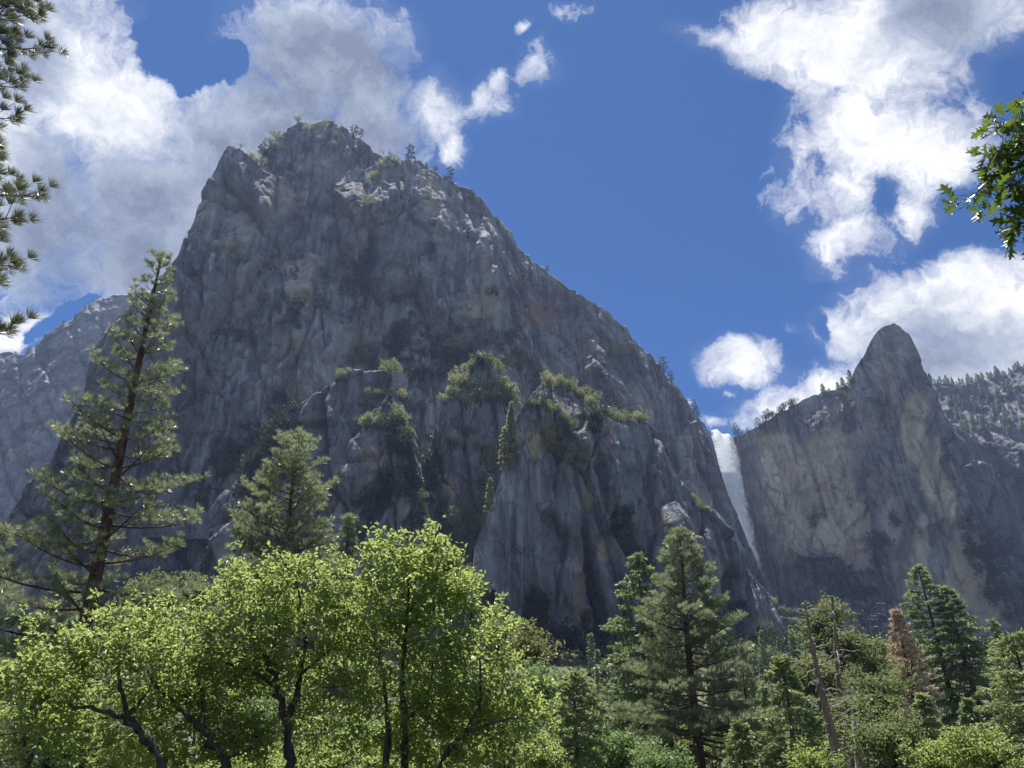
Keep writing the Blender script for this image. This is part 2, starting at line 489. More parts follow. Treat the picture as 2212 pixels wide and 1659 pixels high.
# main mountain: left edge, summit shoulder, long right ridge down to the lip of the fall
rock_mass('mountain', [
    (-230, 1500, 400, .19, -8), (-80, 1290, 410, .19, -8), (0, 1155, 420, .19, -6), (65, 1040, 430, .19, -6), (115, 960, 436, .175, -5), (175, 825, 445, .175, -5), (240, 712, 452, .175, -4), (282, 672, 457, .175, -4),
    (385, 556, 462, .175, -3), (400, 520, 464, .175, -2), (428, 440, 467, .175, 0), (462, 370, 470, .175, 0), (486, 322, 472, .175, 0), (500, 316, 474, .175, 0), (520, 326, 478, .175, 2), (548, 350, 484, .175, 2), (575, 372, 492, .175, 3), (612, 392, 502, .175, 4),
    (655, 400, 510, .175, 5), (720, 392, 520, .175, 6), (790, 372, 528, .175, 8), (830, 350, 536, .175, 10), (868, 346, 542, .175, 12), (905, 344, 548, .175, 14), (932, 366, 552, .175, 16), (958, 388, 556, .175, 18), (985, 400, 560, .175, 20), (1020, 414, 566, .175, 22),
    (1042, 428, 572, .175, 24), (1062, 455, 577, .175, 25), (1088, 488, 585, .175, 27), (1130, 540, 600, .175, 28), (1180, 578, 615, .175, 29), (1240, 627, 634, .175, 30), (1290, 664, 652, .175, 30), (1340, 712, 675, .175, 30), (1385, 755, 700, .175, 30),
    (1430, 800, 730, .175, 30), (1462, 838, 752, .175, 30, .9), (1500, 888, 790, .22, 30, .7), (1535, 934, 838, .18, 30, .4), (1556, 1010, 832, .16, 32, .4), (1578, 1080, 826, .15, 34, .4), (1604, 1140, 818, .15, 34, .4), (1640, 1230, 806, .15, 36, .4), (1700, 1330, 790, .15, 38, .4), (1780, 1440, 760, .15, 38, .4)],
    860, 430, 'huge dark grey granite mountain with a rounded summit filling the middle of the valley view', M_ROCK, 3, 1.0,
    scars_and_sun=[(640, 590, 40, 40, 1), (545, 480, 40, 30, .8), (660, 640, 22, 40, .8), (930, 430, 25, 50, .9), (1050, 600, 16, 50, .8), (1040, 660, 50, 30, .7), (840, 720, 70, 60, .35), (640, 800, 110, 90, .3), (610, 430, 40, 30, .8), (1090, 470, 20, 22, .6), (500, 640, 40, 40, .4)],
    oranges=[(1165, 680, 42, 40, 1), (650, 440, 22, 22, .7), (770, 485, 14, 10, .9), (800, 500, 12, 18, .8)], stains=[(1180, 640, 90, 40, .6), (560, 430, 60, 60, .5), (720, 420, 70, 50, .5), (1080, 560, 60, 40, .4), (1330, 830, 60, 70, .5), (480, 640, 40, 70, .4)],
    gully=[(790, 540, 700, 700, 26, 26), (700, 700, 600, 880, 22, 16), (600, 880, 470, 1040, 24, 22), (500, 560, 470, 740, 14, 10), (900, 620, 980, 760, 20, 12), (660, 400, 640, 540, 16, 10)])
rock_mass('summit', [
    (520, 440, 500, .22, -4), (545, 372, 505, .22, -4), (572, 326, 512, .22, -4), (602, 292, 520, .22, -2), (640, 270, 528, .22, 0), (668, 263, 532, .22, 0), (690, 261, 534, .22, 0), (716, 266, 536, .22, 2), (742, 277, 538, .22, 4), (768, 296, 541, .22, 6),
    (800, 318, 546, .22, 8), (832, 340, 552, .22, 10), (860, 352, 556, .22, 12), (900, 380, 560, .22, 14)],
    300, 330, 'rounded rocky summit block of the great mountain, tufted with bushes', M_ROCK, 11, .75, zb=120, ribs=9, scars_and_sun=[(700, 330, 30, 30, .4)])
# lower buttress, centre left
rock_mass('buttress', [
    (330, 1480, 330, .2, -10), (400, 1330, 338, .2, -10), (440, 1225, 345, .235, -10), (470, 1130, 352, .23, -10), (535, 1000, 362, .23, -9), (600, 905, 372, .225, -8), (640, 868, 378, .225, -6), (715, 828, 384, .225, -4), (765, 794, 388, .225, -2), (805, 798, 388, .225, 0), (835, 800, 388, .225, 2), (875, 850, 384, .225, 6),
    (905, 905, 376, .225, 10), (925, 960, 368, .22, 12), (945, 905, 372, .22, 2), (965, 850, 380, .22, 0), (1000, 805, 388, .22, 0), (1040, 785, 394, .22, 0), (1090, 800, 396, .22, 0), (1130, 880, 390, .22, 6)],
    420, 230, 'lower grey buttress with a bush capped dome between two dark gullies', M_ROCK_NEAR, 23, .75, ribs=6,
    scars_and_sun=[(665, 905, 50, 12, .5), (700, 1085, 40, 30, .4), (800, 980, 30, 30, .3), (975, 1050, 14, 30, .6)], oranges=[(800, 985, 16, 14, .6), (970, 1040, 10, 20, .7)],
    gully=[(905, 880, 960, 1180, 22, 26), (840, 1050, 760, 1160, 20, 14), (640, 960, 560, 1060, 16, 10), (620, 918, 720, 915, 6, 5), (880, 930, 900, 1060, 14, 8)])
# right hand front buttress with the pale left arete
rock_mass('buttress', [
    (1000, 1520, 296, .22, -20), (1016, 1400, 300, .21, -20), (1020, 1280, 304, .21, -18), (1022, 1175, 310, .21, -16), (1042, 1130, 314, .21, -14), (1066, 1085, 318, .21, -12), (1096, 980, 326, .21, -8), (1116, 900, 333, .21, -4), (1134, 872, 337, .21, 0), (1165, 838, 345, .21, 2),
    (1200, 832, 352, .21, 6), (1236, 846, 360, .21, 10), (1290, 888, 372, .21, 12), (1340, 906, 384, .21, 14), (1400, 912, 398, .21, 16), (1422, 932, 404, .21, 18), (1445, 985, 410, .21, 18), (1472, 1030, 418, .2, 20), (1505, 1085, 430, .2, 22),
    (1548, 1130, 448, .2, 24), (1580, 1188, 462, .2, 24), (1618, 1238, 480, .2, 26), (1655, 1272, 496, .2, 26), (1674, 1300, 505, .2, 26), (1690, 1335, 512, .22, 26), (1735, 1398, 520, .3, 26), (1790, 1470, 520, .32, 26), (1850, 1580, 510, .34, 26)],
    560, 270, 'dark front buttress with vertical cracks and a pale left edge below the bushy ledge', M_ROCK_NEAR, 37, .75, ribs=6, shear=.12,
    scars_and_sun=[(1165, 960, 36, 44, 1), (1080, 1040, 14, 70, .8), (1045, 1270, 24, 30, 1), (1055, 1215, 20, 20, .5), (1265, 1075, 22, 30, .7), (1300, 1190, 16, 22, .8), (1250, 1220, 10, 12, .9), (1560, 1010, 14, 30, .6), (1650, 1350, 24, 20, 1), (1600, 1130, 20, 40, .5), (1330, 1120, 10, 30, .5), (1440, 1150, 24, 50, .4)],  # the tall narrow spot paints sunlight on the left edge
    oranges=[(1178, 935, 20, 14, .7), (1247, 1325, 9, 34, 1), (1252, 1265, 12, 24, .7), (1500, 1160, 20, 30, .5), (1540, 1090, 14, 20, .5), (1310, 920, 16, 12, .6)],
    gully=[(1270, 1330, 1285, 1470, 9, 9), (1300, 1000, 1330, 1120, 12, 12), (1330, 1120, 1390, 1240, 13, 12), (1100, 1160, 1085, 1240, 10, 8), (1580, 1250, 1600, 1420, 14, 14), (1262, 1080, 1275, 1300, 7, 5), (1420, 940, 1400, 1060, 8, 6)])
# its left flank, which catches the sun
rock_mass('rock_slab', [
    (1018, 1250, 304, .16, -66), (1026, 1172, 310, .16, -66), (1043, 1129, 314, .18, -68), (1067, 1084, 318, .19, -70), (1097, 979, 326, .18, -70), (1117, 899, 333, .14, -70), (1133, 876, 337, .08, -70)],
    130, 150, 'pale sunlit left flank of the dark front buttress', M_ROCK, 39, .22, ribs=3, back=.3, depth=10.0)
# wall right of the fall
rock_mass('cliff', [
    (1480, 900, 930, .02, 20, .3), (1535, 940, 925, -.02, 10, .25), (1582, 944, 925, -.03, 6, .25), (1600, 942, 918, -.02, -8, .35), (1640, 922, 900, .05, -22, .5), (1668, 902, 890, .08, -26, .6), (1690, 884, 882, .1, -26, .7), (1722, 868, 872, .1, -24, .7), (1756, 854, 864, .1, -20, .7), (1790, 848, 858, .1, -16, .7),
    (1830, 834, 852, .11, -10, .7), (1870, 850, 850, .12, -4, .7), (1930, 900, 845, .12, 0, .7), (1990, 1000, 840, .12, 0, .7)],
    470, 330, 'overhanging tan and grey cliff beside the waterfall, streaked by water', M_ROCK_WALL, 41, .9, ribs=16, back=.35, parts=.35,
    scars_and_sun=[(1705, 1060, 85, 110, 1), (1785, 1090, 70, 130, 1), (1740, 1000, 130, 50, .8), (1840, 1150, 80, 80, .9), (1675, 975, 50, 50, 1), (1790, 960, 50, 40, .9), (1720, 1180, 60, 40, .7)], oranges=[(1850, 1190, 30, 40, .5), (1690, 1110, 20, 40, .3), (1660, 930, 40, 16, .5)], stains=[(1620, 1030, 34, 130, 1), (1740, 915, 110, 34, .8), (1820, 900, 40, 50, .7), (1690, 1240, 60, 60, .8), (1780, 1260, 90, 50, .8), (1755, 1090, 20, 60, .5)],
    gully=[(1690, 930, 1790, 930, 24, -10), (1660, 960, 1740, 1120, 26, 10), (1760, 980, 1800, 1130, 20, 8), (1700, 1180, 1780, 1240, 16, -6)])
rock_mass('rock_spire', [
    (1740, 1560, 790, .12, -42, .5), (1850, 1420, 800, .12, -42, .5), (1890, 1290, 806, .12, -42, .5), (1886, 1180, 812, .12, -42, .5), (1874, 1080, 816, .12, -42, .5), (1856, 960, 820, .11, -42, .5), (1842, 870, 824, .1, -42, .5), (1836, 826, 827, .1, -42, .5), (1848, 796, 829, .1, -42, .5), (1866, 768, 831, .1, -6, .5),
    (1880, 738, 832, .1, -4, .4), (1894, 716, 833, .1, -2, .4), (1908, 706, 834, .1, 0, .5), (1914, 703, 834, .1, 0, .5), (1930, 698, 834, .1, 0, .5), (1946, 703, 834, .1, 4, .5), (1952, 710, 833, .1, 4, .5), (1966, 722, 832, .1, 8, .4), (1984, 758, 829, .1, 14, .5), (1992, 800, 826, .1, 18, .5), (1999, 840, 823, .1, 22, .5), (2008, 890, 820, .1, 24, .5), (2022, 965, 815, .1, 26, .5),
    (2040, 1045, 808, .11, 28, .5), (2064, 1118, 800, .12, 28, .5), (2104, 1206, 790, .13, 28, .5), (2150, 1300, 775, .14, 28, .5), (2172, 1360, 765, .15, 28, .5), (2230, 1480, 745, .16, 28, .5), (2290, 1580, 730, .16, 28, .5)],
    520, 400, 'tall pointed granite spire with a pale right flank rising beyond the waterfall', M_ROCK_WALL, 53, .8, parts=.6, ribs=10, shear=.5, zb=-4, back=1.2,
    scars_and_sun=[(1975, 930, 30, 80, 1), (2010, 1010, 26, 80, 1), (2045, 1090, 18, 60, 1), (2110, 1250, 26, 70, .9), (2060, 1200, 14, 60, .6), (1930, 1120, 24, 60, .6), (1990, 1180, 16, 70, .6), (1915, 800, 40, 60, .35), (2085, 1230, 40, 90, .8), (2135, 1310, 30, 50, .9)], oranges=[(1972, 900, 18, 60, .5), (2005, 990, 14, 40, .4)], stains=[(1900, 960, 40, 130, .7), (1960, 1080, 40, 110, .6), (1910, 1240, 50, 90, .5), (1925, 745, 20, 14, .7), (1890, 770, 30, 12, .6)])  # spots down the right flank paint grazing sunlight into the rock
# hills at the right edge
rock_mass('hill', [
    (1930, 860, 1260, .8, 0), (1990, 832, 1260, .8, 0), (2040, 826, 1260, .8, 0), (2080, 830, 1260, .8, 0), (2120, 824, 1260, .8, -4), (2160, 812, 1255, .8, -8), (2190, 800, 1250, .7, -10), (2230, 770, 1245, .6, -12), (2330, 760, 1240, .6, -14), (2440, 780, 1240, .6, -14)],
    240, 240, 'pale rocky slope dotted with conifers high behind the spire', M_ROCK_FAR, 61, 1.3, ribs=25, zb=250)
rock_mass('far_cliff', [
    (1930, 870, 1040, .16, 0), (2010, 884, 1040, .16, 0), (2050, 918, 1035, .16, 0), (2090, 948, 1030, .16, -4), (2150, 962, 1020, .16, -8), (2212, 972, 1010, .16, -10), (2300, 985, 1000, .16, -12), (2420, 990, 990, .16, -12)],
    260, 260, 'hazy blue grey cliff band under the forested slope', M_ROCK_FAR, 67, 1.2, ribs=24, back=-.1, gully=[(2060, 1180, 2170, 1290, 30, -30)])
rock_mass('far_mountain', [
    (-360, 900, 960, .24, 6), (-200, 850, 960, .24, 6), (-80, 805, 960, .24, 6), (0, 768, 960, .24, 6), (22, 762, 960, .24, 6), (52, 768, 962, .24, 6), (100, 722, 968, .24, 6), (150, 688, 974, .24, 6), (200, 652, 980, .24, 6), (246, 636, 986, .24, 4), (300, 634, 992, .24, 2), (350, 650, 996, .24, 0), (440, 720, 1000, .24, 0), (520, 800, 1000, .24, 0)],
    330, 330, 'hazy far granite mountain behind the left edge of the great mountain', M_ROCK_HAZY, 71, .8, ribs=16, shear=.8)


# ------------------------------------------------------------------ ground and air
def ground_z(x, y):
    return 52 * sstep(110, 420, y) * sstep(-900, -300, x * 0 - 100) + 2.2 * fbm(x / 60, y / 60, 3, 5) * sstep(30, 90, y)


def build_ground():
    gx = np.concatenate([-np.geomspace(6000, 20, 60), np.linspace(-18, 18, 10), np.geomspace(20, 6000, 60)])
    gy = np.concatenate([-np.geomspace(4000, 20, 24), np.linspace(-16, 30, 12), np.geomspace(34, 9000, 90)])
    X, Y = np.meshgrid(gx, gy)
    Z = ground_z(X, Y)
    V = np.stack([X, Y, Z], -1).reshape(-1, 3)
    idx = np.arange(len(V)).reshape(X.shape)
    q = np.stack([idx[:-1, :-1], idx[:-1, 1:], idx[1:, 1:], idx[1:, :-1]], -1).reshape(-1, 4)
    m, T, out = new_mat('meadow_soil')
    P = T.add('ShaderNodeTexCoord').outputs['Object']
    c = T.mix(T.map(T.noise(P, .08, 8, .65), .38, .62), (.045, .06, .022), (.11, .10, .055))
    c = T.mix(T.map(T.noise(P, 1.4, 6, .7), .5, .7), c, (.07, .10, .03))
    b = T.add('ShaderNodeBsdfPrincipled', {'Base Color': c, 'Roughness': .95})
    T.l.new(b.outputs[0], out.inputs[0])
    o = mesh_obj('ground', V, [q], [m], smooth=True)
    tag(o, 'green valley floor under the trees rising to the foot of the cliffs', None, None, 'structure')


build_ground()


def build_haze():
    lo, hi = np.array([-1300, -60, -8.0]), np.array([1500, 1500, 735.0])
    V = np.array([[lo[0] if i & 1 == 0 else hi[0], lo[1] if i & 2 == 0 else hi[1], lo[2] if i & 4 == 0 else hi[2]] for i in range(8)])
    q = np.array([[0, 2, 3, 1], [4, 5, 7, 6], [0, 1, 5, 4], [2, 6, 7, 3], [0, 4, 6, 2], [1, 3, 7, 5]])
    m, T, out = new_mat('valley_air')
    v = T.add('ShaderNodeVolumePrincipled', {'Color': (.47, .60, 1.0, 1), 'Density': HAZE, 'Anisotropy': .35})
    T.l.new(v.outputs[0], out.inputs['Volume'])
    m.cycles.homogeneous_volume = True
    o = mesh_obj('haze', V, [q], [m])
    tag(o, 'thin blue summer haze filling the valley', None, None, 'stuff')


HAZE = 0.000082


# ------------------------------------------------------------------ waterfall
def build_waterfall():
    line = [(1559, 934, 50), (1564, 970, 58), (1571, 1020, 62), (1580, 1080, 68), (1589, 1130, 72), (1596, 1175, 70), (1608, 1225, 80), (1622, 1275, 96)]
    m, T, out = new_mat('white_water')
    P = T.add('ShaderNodeTexCoord').outputs['Object']
    edge = T.add('ShaderNodeAttribute', attribute_name='edge').outputs['Fac']
    n = T.noise(T.vec('MULTIPLY', P, (.35, .35, .035)), 1.0, 7, .65)
    n2 = T.noise(T.vec('MULTIPLY', P, (.12, .12, .06)), 1.0, 5, .6)
    a = T.math('ADD', edge, T.math('ADD', T.math('MULTIPLY', T.math('SUBTRACT', n, .5), 2.3), T.math('MULTIPLY', T.math('SUBTRACT', n2, .5), 1.3)))
    alpha = T.map(a, .03, .92, 0, .94)
    d = T.add('ShaderNodeBsdfDiffuse', {'Color': (.97, .98, .99, 1)})
    tl = T.add('ShaderNodeBsdfTranslucent', {'Color': (.97, .98, .99, 1)})
    mx = T.add('ShaderNodeMixShader', [.45, d.outputs[0], tl.outputs[0]])
    tr = T.add('ShaderNodeBsdfTransparent')
    ms = T.add('ShaderNodeMixShader', [alpha, tr.outputs[0], mx.outputs[0]])
    T.l.new(ms.outputs[0], out.inputs[0])
    V, E, Q = [], [], []
    nu, nv = 26, 120
    cy = np.linspace(line[0][1], line[-1][1], nv)
    cx = np.interp(cy, [l[1] for l in line], [l[0] for l in line])
    cw = np.interp(cy, [l[1] for l in line], [l[2] for l in line])
    for lay in range(4):
        base = len(V)
        for j in range(nv):
            for i in range(nu):
                k = i / (nu - 1) * 2 - 1
                depth = 898 - 62 * (j / nv) ** .6 - 10 * (1 - k * k) * (.5 + .5 * j / nv) - 5 * lay * min(1, j / 30)
                wob = 5 * float(j) / nv * math.sin(i * 1.7 + j * .13 + lay)
                rag = 1 + .10 * math.sin(j * .9 + lay * 2.1 + (k > 0)) * math.sin(j * .37 + lay + 2 * (k > 0)) * min(1, j / 12)
                V.append(at(cx[j] + k * rag * cw[j] / 2 + wob * .3, cy[j] + 9 * k * max(0, 1 - j / 25)+ 2.5 * math.sin(i * .5 + 1) * max(0, 1 - j / 12), depth))
                vf = min(1, (nv - 1 - j) / (nv * .26))
                E.append((1 - abs(k) ** 1.5) * (.5 + .65 * vf) - .22 * (1 - vf))
        for j in range(nv - 1):
            for i in range(nu - 1):
                a0 = base + j * nu + i
                Q.append((a0, a0 + nu, a0 + nu + 1, a0 + 1))
    o = mesh_obj('waterfall', np.array(V), [np.array(Q)], [m], smooth=True, attrs={'edge': ('POINT', np.array(E))})
    tag(o, 'tall white waterfall dropping from the notch between mountain and cliff', None, None, 'structure')


build_waterfall()

# ------------------------------------------------------------------ where a line of sight meets the rock
GW, GH = 1106, 830
_all = np.concatenate([m[0] for m in MASSES])
_px = np.concatenate([m[1] for m in MASSES]) / 2
_py = np.concatenate([m[2] for m in MASSES]) / 2
_dz = np.concatenate([m[3] for m in MASSES])
_pick = np.full((GH, GW), -1, np.int64)
_ord = np.argsort(-_dz)
for ox in (-1, 0, 1):
    for oy in (-1, 0, 1):
        ix, iy = np.round(_px[_ord]).astype(int) + ox, np.round(_py[_ord]).astype(int) + oy
        ok = (ix >= 0) & (ix < GW) & (iy >= 0) & (iy < GH)
        cand = np.full((GH, GW), -1, np.int64)
        cand[iy[ok], ix[ok]] = _ord[ok]
        dc = np.where(cand >= 0, _dz[cand], 1e9)
        dp = np.where(_pick >= 0, _dz[_pick], 1e9)
        _pick = np.where(dc < dp, cand, _pick)


def on_rock(px, py):
    """the rock point nearest to a line of sight (searches downward when it passes above the skyline)"""
    x, y = int(np.clip(px / 2, 0, GW - 1)), int(np.clip(py / 2, 0, GH - 1))
    for k in range(0, 40):
        yy = min(y + k, GH - 1)
        if _pick[yy, x] >= 0:
            return _all[_pick[yy, x]].copy()
    return at(px, py, 500)


# ------------------------------------------------------------------ plant materials
def leaf_material(name, dark, light, trans, gloss=.35, tr=.42, rough=.45):
    m, T, out = new_mat(name)
    tint = T.add('ShaderNodeAttribute', attribute_name='tint').outputs['Fac']
    rnd = T.add('ShaderNodeObjectInfo').outputs['Random']
    f = T.math('ADD', T.math('MULTIPLY', tint, .75), T.math('MULTIPLY', rnd, .25))
    c = T.mix(f, dark, light)
    tc = T.mix(f, tuple(v * .7 for v in trans), trans)
    b = T.add('ShaderNodeBsdfPrincipled', {'Base Color': c, 'Roughness': rough, 'Specular IOR Level': gloss})
    t = T.add('ShaderNodeBsdfTranslucent', {'Color': tc})
    mx = T.add('ShaderNodeMixShader', [tr, b.outputs[0], t.outputs[0]])
    T.l.new(mx.outputs[0], out.inputs[0])
    return m


def bark_material(name, a, b_, scale=6.0):
    m, T, out = new_mat(name)
    P = T.add('ShaderNodeTexCoord').outputs['Object']
    n = T.noise(T.vec('MULTIPLY', P, (1, 1, .25)), scale, 6, .7)
    c = T.mix(T.map(n, .38, .64), a, b_)
    bp = T.add('ShaderNodeBump', {'Strength': .8, 'Distance': .05, 'Height': n})
    b = T.add('ShaderNodeBsdfPrincipled', {'Base Color': c, 'Roughness': .9, 'Specular IOR Level': .15, 'Normal': bp.outputs[0]})
    T.l.new(b.outputs[0], out.inputs[0])
    return m


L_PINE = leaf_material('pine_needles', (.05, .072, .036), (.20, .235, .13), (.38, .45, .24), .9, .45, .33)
L_PINE_DARK = leaf_material('pine_needles_shaded', (.035, .055, .028), (.105, .125, .065), (.18, .21, .10), .6, .35, .38)  # backlit darkness put into the needle colour
L_YOUNG = leaf_material('young_fir_needles', (.08, .125, .05), (.25, .31, .13), (.43, .52, .21), .45, .42)
L_FIR = leaf_material('fir_needles', (.065, .10, .05), (.215, .275, .135), (.40, .50, .22), .5, .42, .45)
L_CEDAR = leaf_material('cedar_sprays', (.065, .115, .04), (.17, .255, .10), (.31, .44, .16), .35, .45)
L_OAK = leaf_material('oak_leaves', (.075, .12, .038), (.165, .22, .076), (.42, .52, .155), .45, .62, .38)
L_BRANCH = leaf_material('near_oak_leaf', (.035, .075, .015), (.075, .125, .022), (.16, .24, .03), .65, .42, .3)
L_LIVE = leaf_material('live_oak_leaves', (.06, .085, .035), (.185, .215, .095), (.31, .37, .14), .35, .42)
L_SCRUB = leaf_material('cliff_scrub', (.13, .15, .065), (.38, .40, .21), (.52, .55, .27), .3, .38)
L_SHADE = leaf_material('shaded_leaves', (.018, .036, .016), (.045, .075, .03), (.05, .085, .03), .25, .3)  # shade put into the leaf colour, a dark copy for shadowed growth
L_DEAD = leaf_material('dead_needles', (.38, .28, .20), (.66, .53, .42), (.60, .46, .34), .2, .3)
L_GOLD = leaf_material('golden_oak_leaves', (.12, .14, .05), (.27, .28, .12), (.36, .38, .14), .35, .4)
B_PINE = bark_material('pine_bark', (.05, .035, .027), (.16, .105, .075))
B_OAK = bark_material('oak_bark', (.025, .022, .02), (.10, .09, .08), 9)
B_SNAG = bark_material('snag_wood', (.11, .08, .062), (.27, .205, .16))
B_PALE = bark_material('bleached_wood', (.30, .28, .26), (.52, .50, .47))
B_FIR = bark_material('fir_bark', (.06, .05, .042), (.15, .13, .11))


# ------------------------------------------------------------------ plant building tools
def unit(a):
    return a / np.maximum(np.linalg.norm(a, axis=-1, keepdims=True), 1e-9)


class Geo:
    """collects pieces of one mesh"""
    def __init__(s):
        s.V, s.F3, s.F4, s.n = [], [], [], 0
        s.t3, s.t4 = [], []

    def add(s, V, F, tint):
        F = np.asarray(F)
        s.V.append(V)
        (s.F3 if F.shape[1] == 3 else s.F4).append(F + s.n)
        (s.t3 if F.shape[1] == 3 else s.t4).append(np.broadcast_to(tint, (len(F),)) if np.ndim(tint) == 0 else tint)
        s.n += len(V)

    def tubes(s, paths, radii, ns=5, tint=.5):
        """paths (n,k,3), radii (n,k)"""
        paths, radii = np.asarray(paths, float), np.asarray(radii, float)
        n, k, _ = paths.shape
        d = np.gradient(paths, axis=1)
        d = unit(d)
        ref = np.where(np.abs(d[..., 2:3]) > .9, np.array([1.0, 0, 0]), np.array([0, 0, 1.0]))
        a = unit(np.cross(d, ref))
        b = np.cross(d, a)
        th = np.linspace(0, 2 * math.pi, ns, endpoint=False)
        ring = paths[:, :, None, :] + radii[:, :, None, None] * (np.cos(th)[:, None] * a[:, :, None, :] + np.sin(th)[:, None] * b[:, :, None, :])
        idx = np.arange(n * k * ns).reshape(n, k, ns)
        nx = np.roll(idx, -1, 2)
        q = np.stack([idx[:, :-1], nx[:, :-1], nx[:, 1:], idx[:, 1:]], -1).reshape(-1, 4)
        s.add(ring.reshape(-1, 3), q, tint)

    def sprigs(s, P, D, rng, k, L, w, spread, flat=1.0, lift=0.0, tint_var=.5):
        """k needles or blades fanning out of every point P round its direction D"""
        n = len(P)
        r = unit(rng.normal(size=(n, k, 3)))
        d = D[:, None, :] * (1 - spread) + r * spread
        d[..., 2] = d[..., 2] * flat + lift
        d = unit(d)
        side = unit(np.cross(d, unit(rng.normal(size=(n, k, 3))))) * (w * .5)
        ln = L * (.65 + .5 * rng.random((n, k, 1)))
        b = P[:, None, :] + d * ln * .05
        m = b + d * ln * .55
        V = np.stack([b - side * .4, m + side, b + d * ln, m - side], 2)
        idx = np.arange(n * k * 4).reshape(n * k, 4)
        F = np.concatenate([idx[:, [0, 1, 2]], idx[:, [0, 2, 3]]]) if w / L > .12 else idx[:, [0, 1, 2]]
        t = np.clip(rng.random((n, 1)) * (1 - tint_var) + rng.random((n, k)) * tint_var, 0, 1).ravel()
        t = np.concatenate([t, t]) if len(F) == 2 * n * k else t
        s.add(V.reshape(-1, 3), F, t)

    def leaves(s, P, N, rng, L, W, tint=None, fold=.25):
        """one folded leaf at each P with its face along N"""
        n = len(P)
        a = unit(np.cross(N, rng.normal(size=(n, 3))))
        c = np.cross(N, a)
        ln = (L * (.5 + .85 * rng.random((n, 1))))
        wd = (W * (.6 + .6 * rng.random((n, 1))))
        V = np.stack([P, P + a * ln * .55 + c * wd * .5 + N * wd * fold, P + a * ln - N * ln * .12, P + a * ln * .5 - c * wd * .5 + N * wd * fold], 1)
        idx = np.arange(n * 4).reshape(n, 4)
        F = np.concatenate([idx[:, [0, 1, 2]], idx[:, [0, 2, 3]]])
        t = rng.random(n) if tint is None else tint
        s.add(V.reshape(-1, 3), F, np.concatenate([t, t]))

    def arrays(s):
        V = np.concatenate(s.V)
        f3 = np.concatenate(s.F3) if s.F3 else np.zeros((0, 3), int)
        f4 = np.concatenate(s.F4) if s.F4 else np.zeros((0, 4), int)
        t = np.concatenate([np.concatenate(s.t3) if s.t3 else np.zeros(0), np.concatenate(s.t4) if s.t4 else np.zeros(0)])
        return V, f3, f4, t

    def build(s, name, mat, parent=None, smooth=False):
        V, f3, f4, t = s.arrays()
        return mesh_obj(name, V, [f3, f4], [mat], parent, smooth, attrs={'tint': ('FACE', t)})


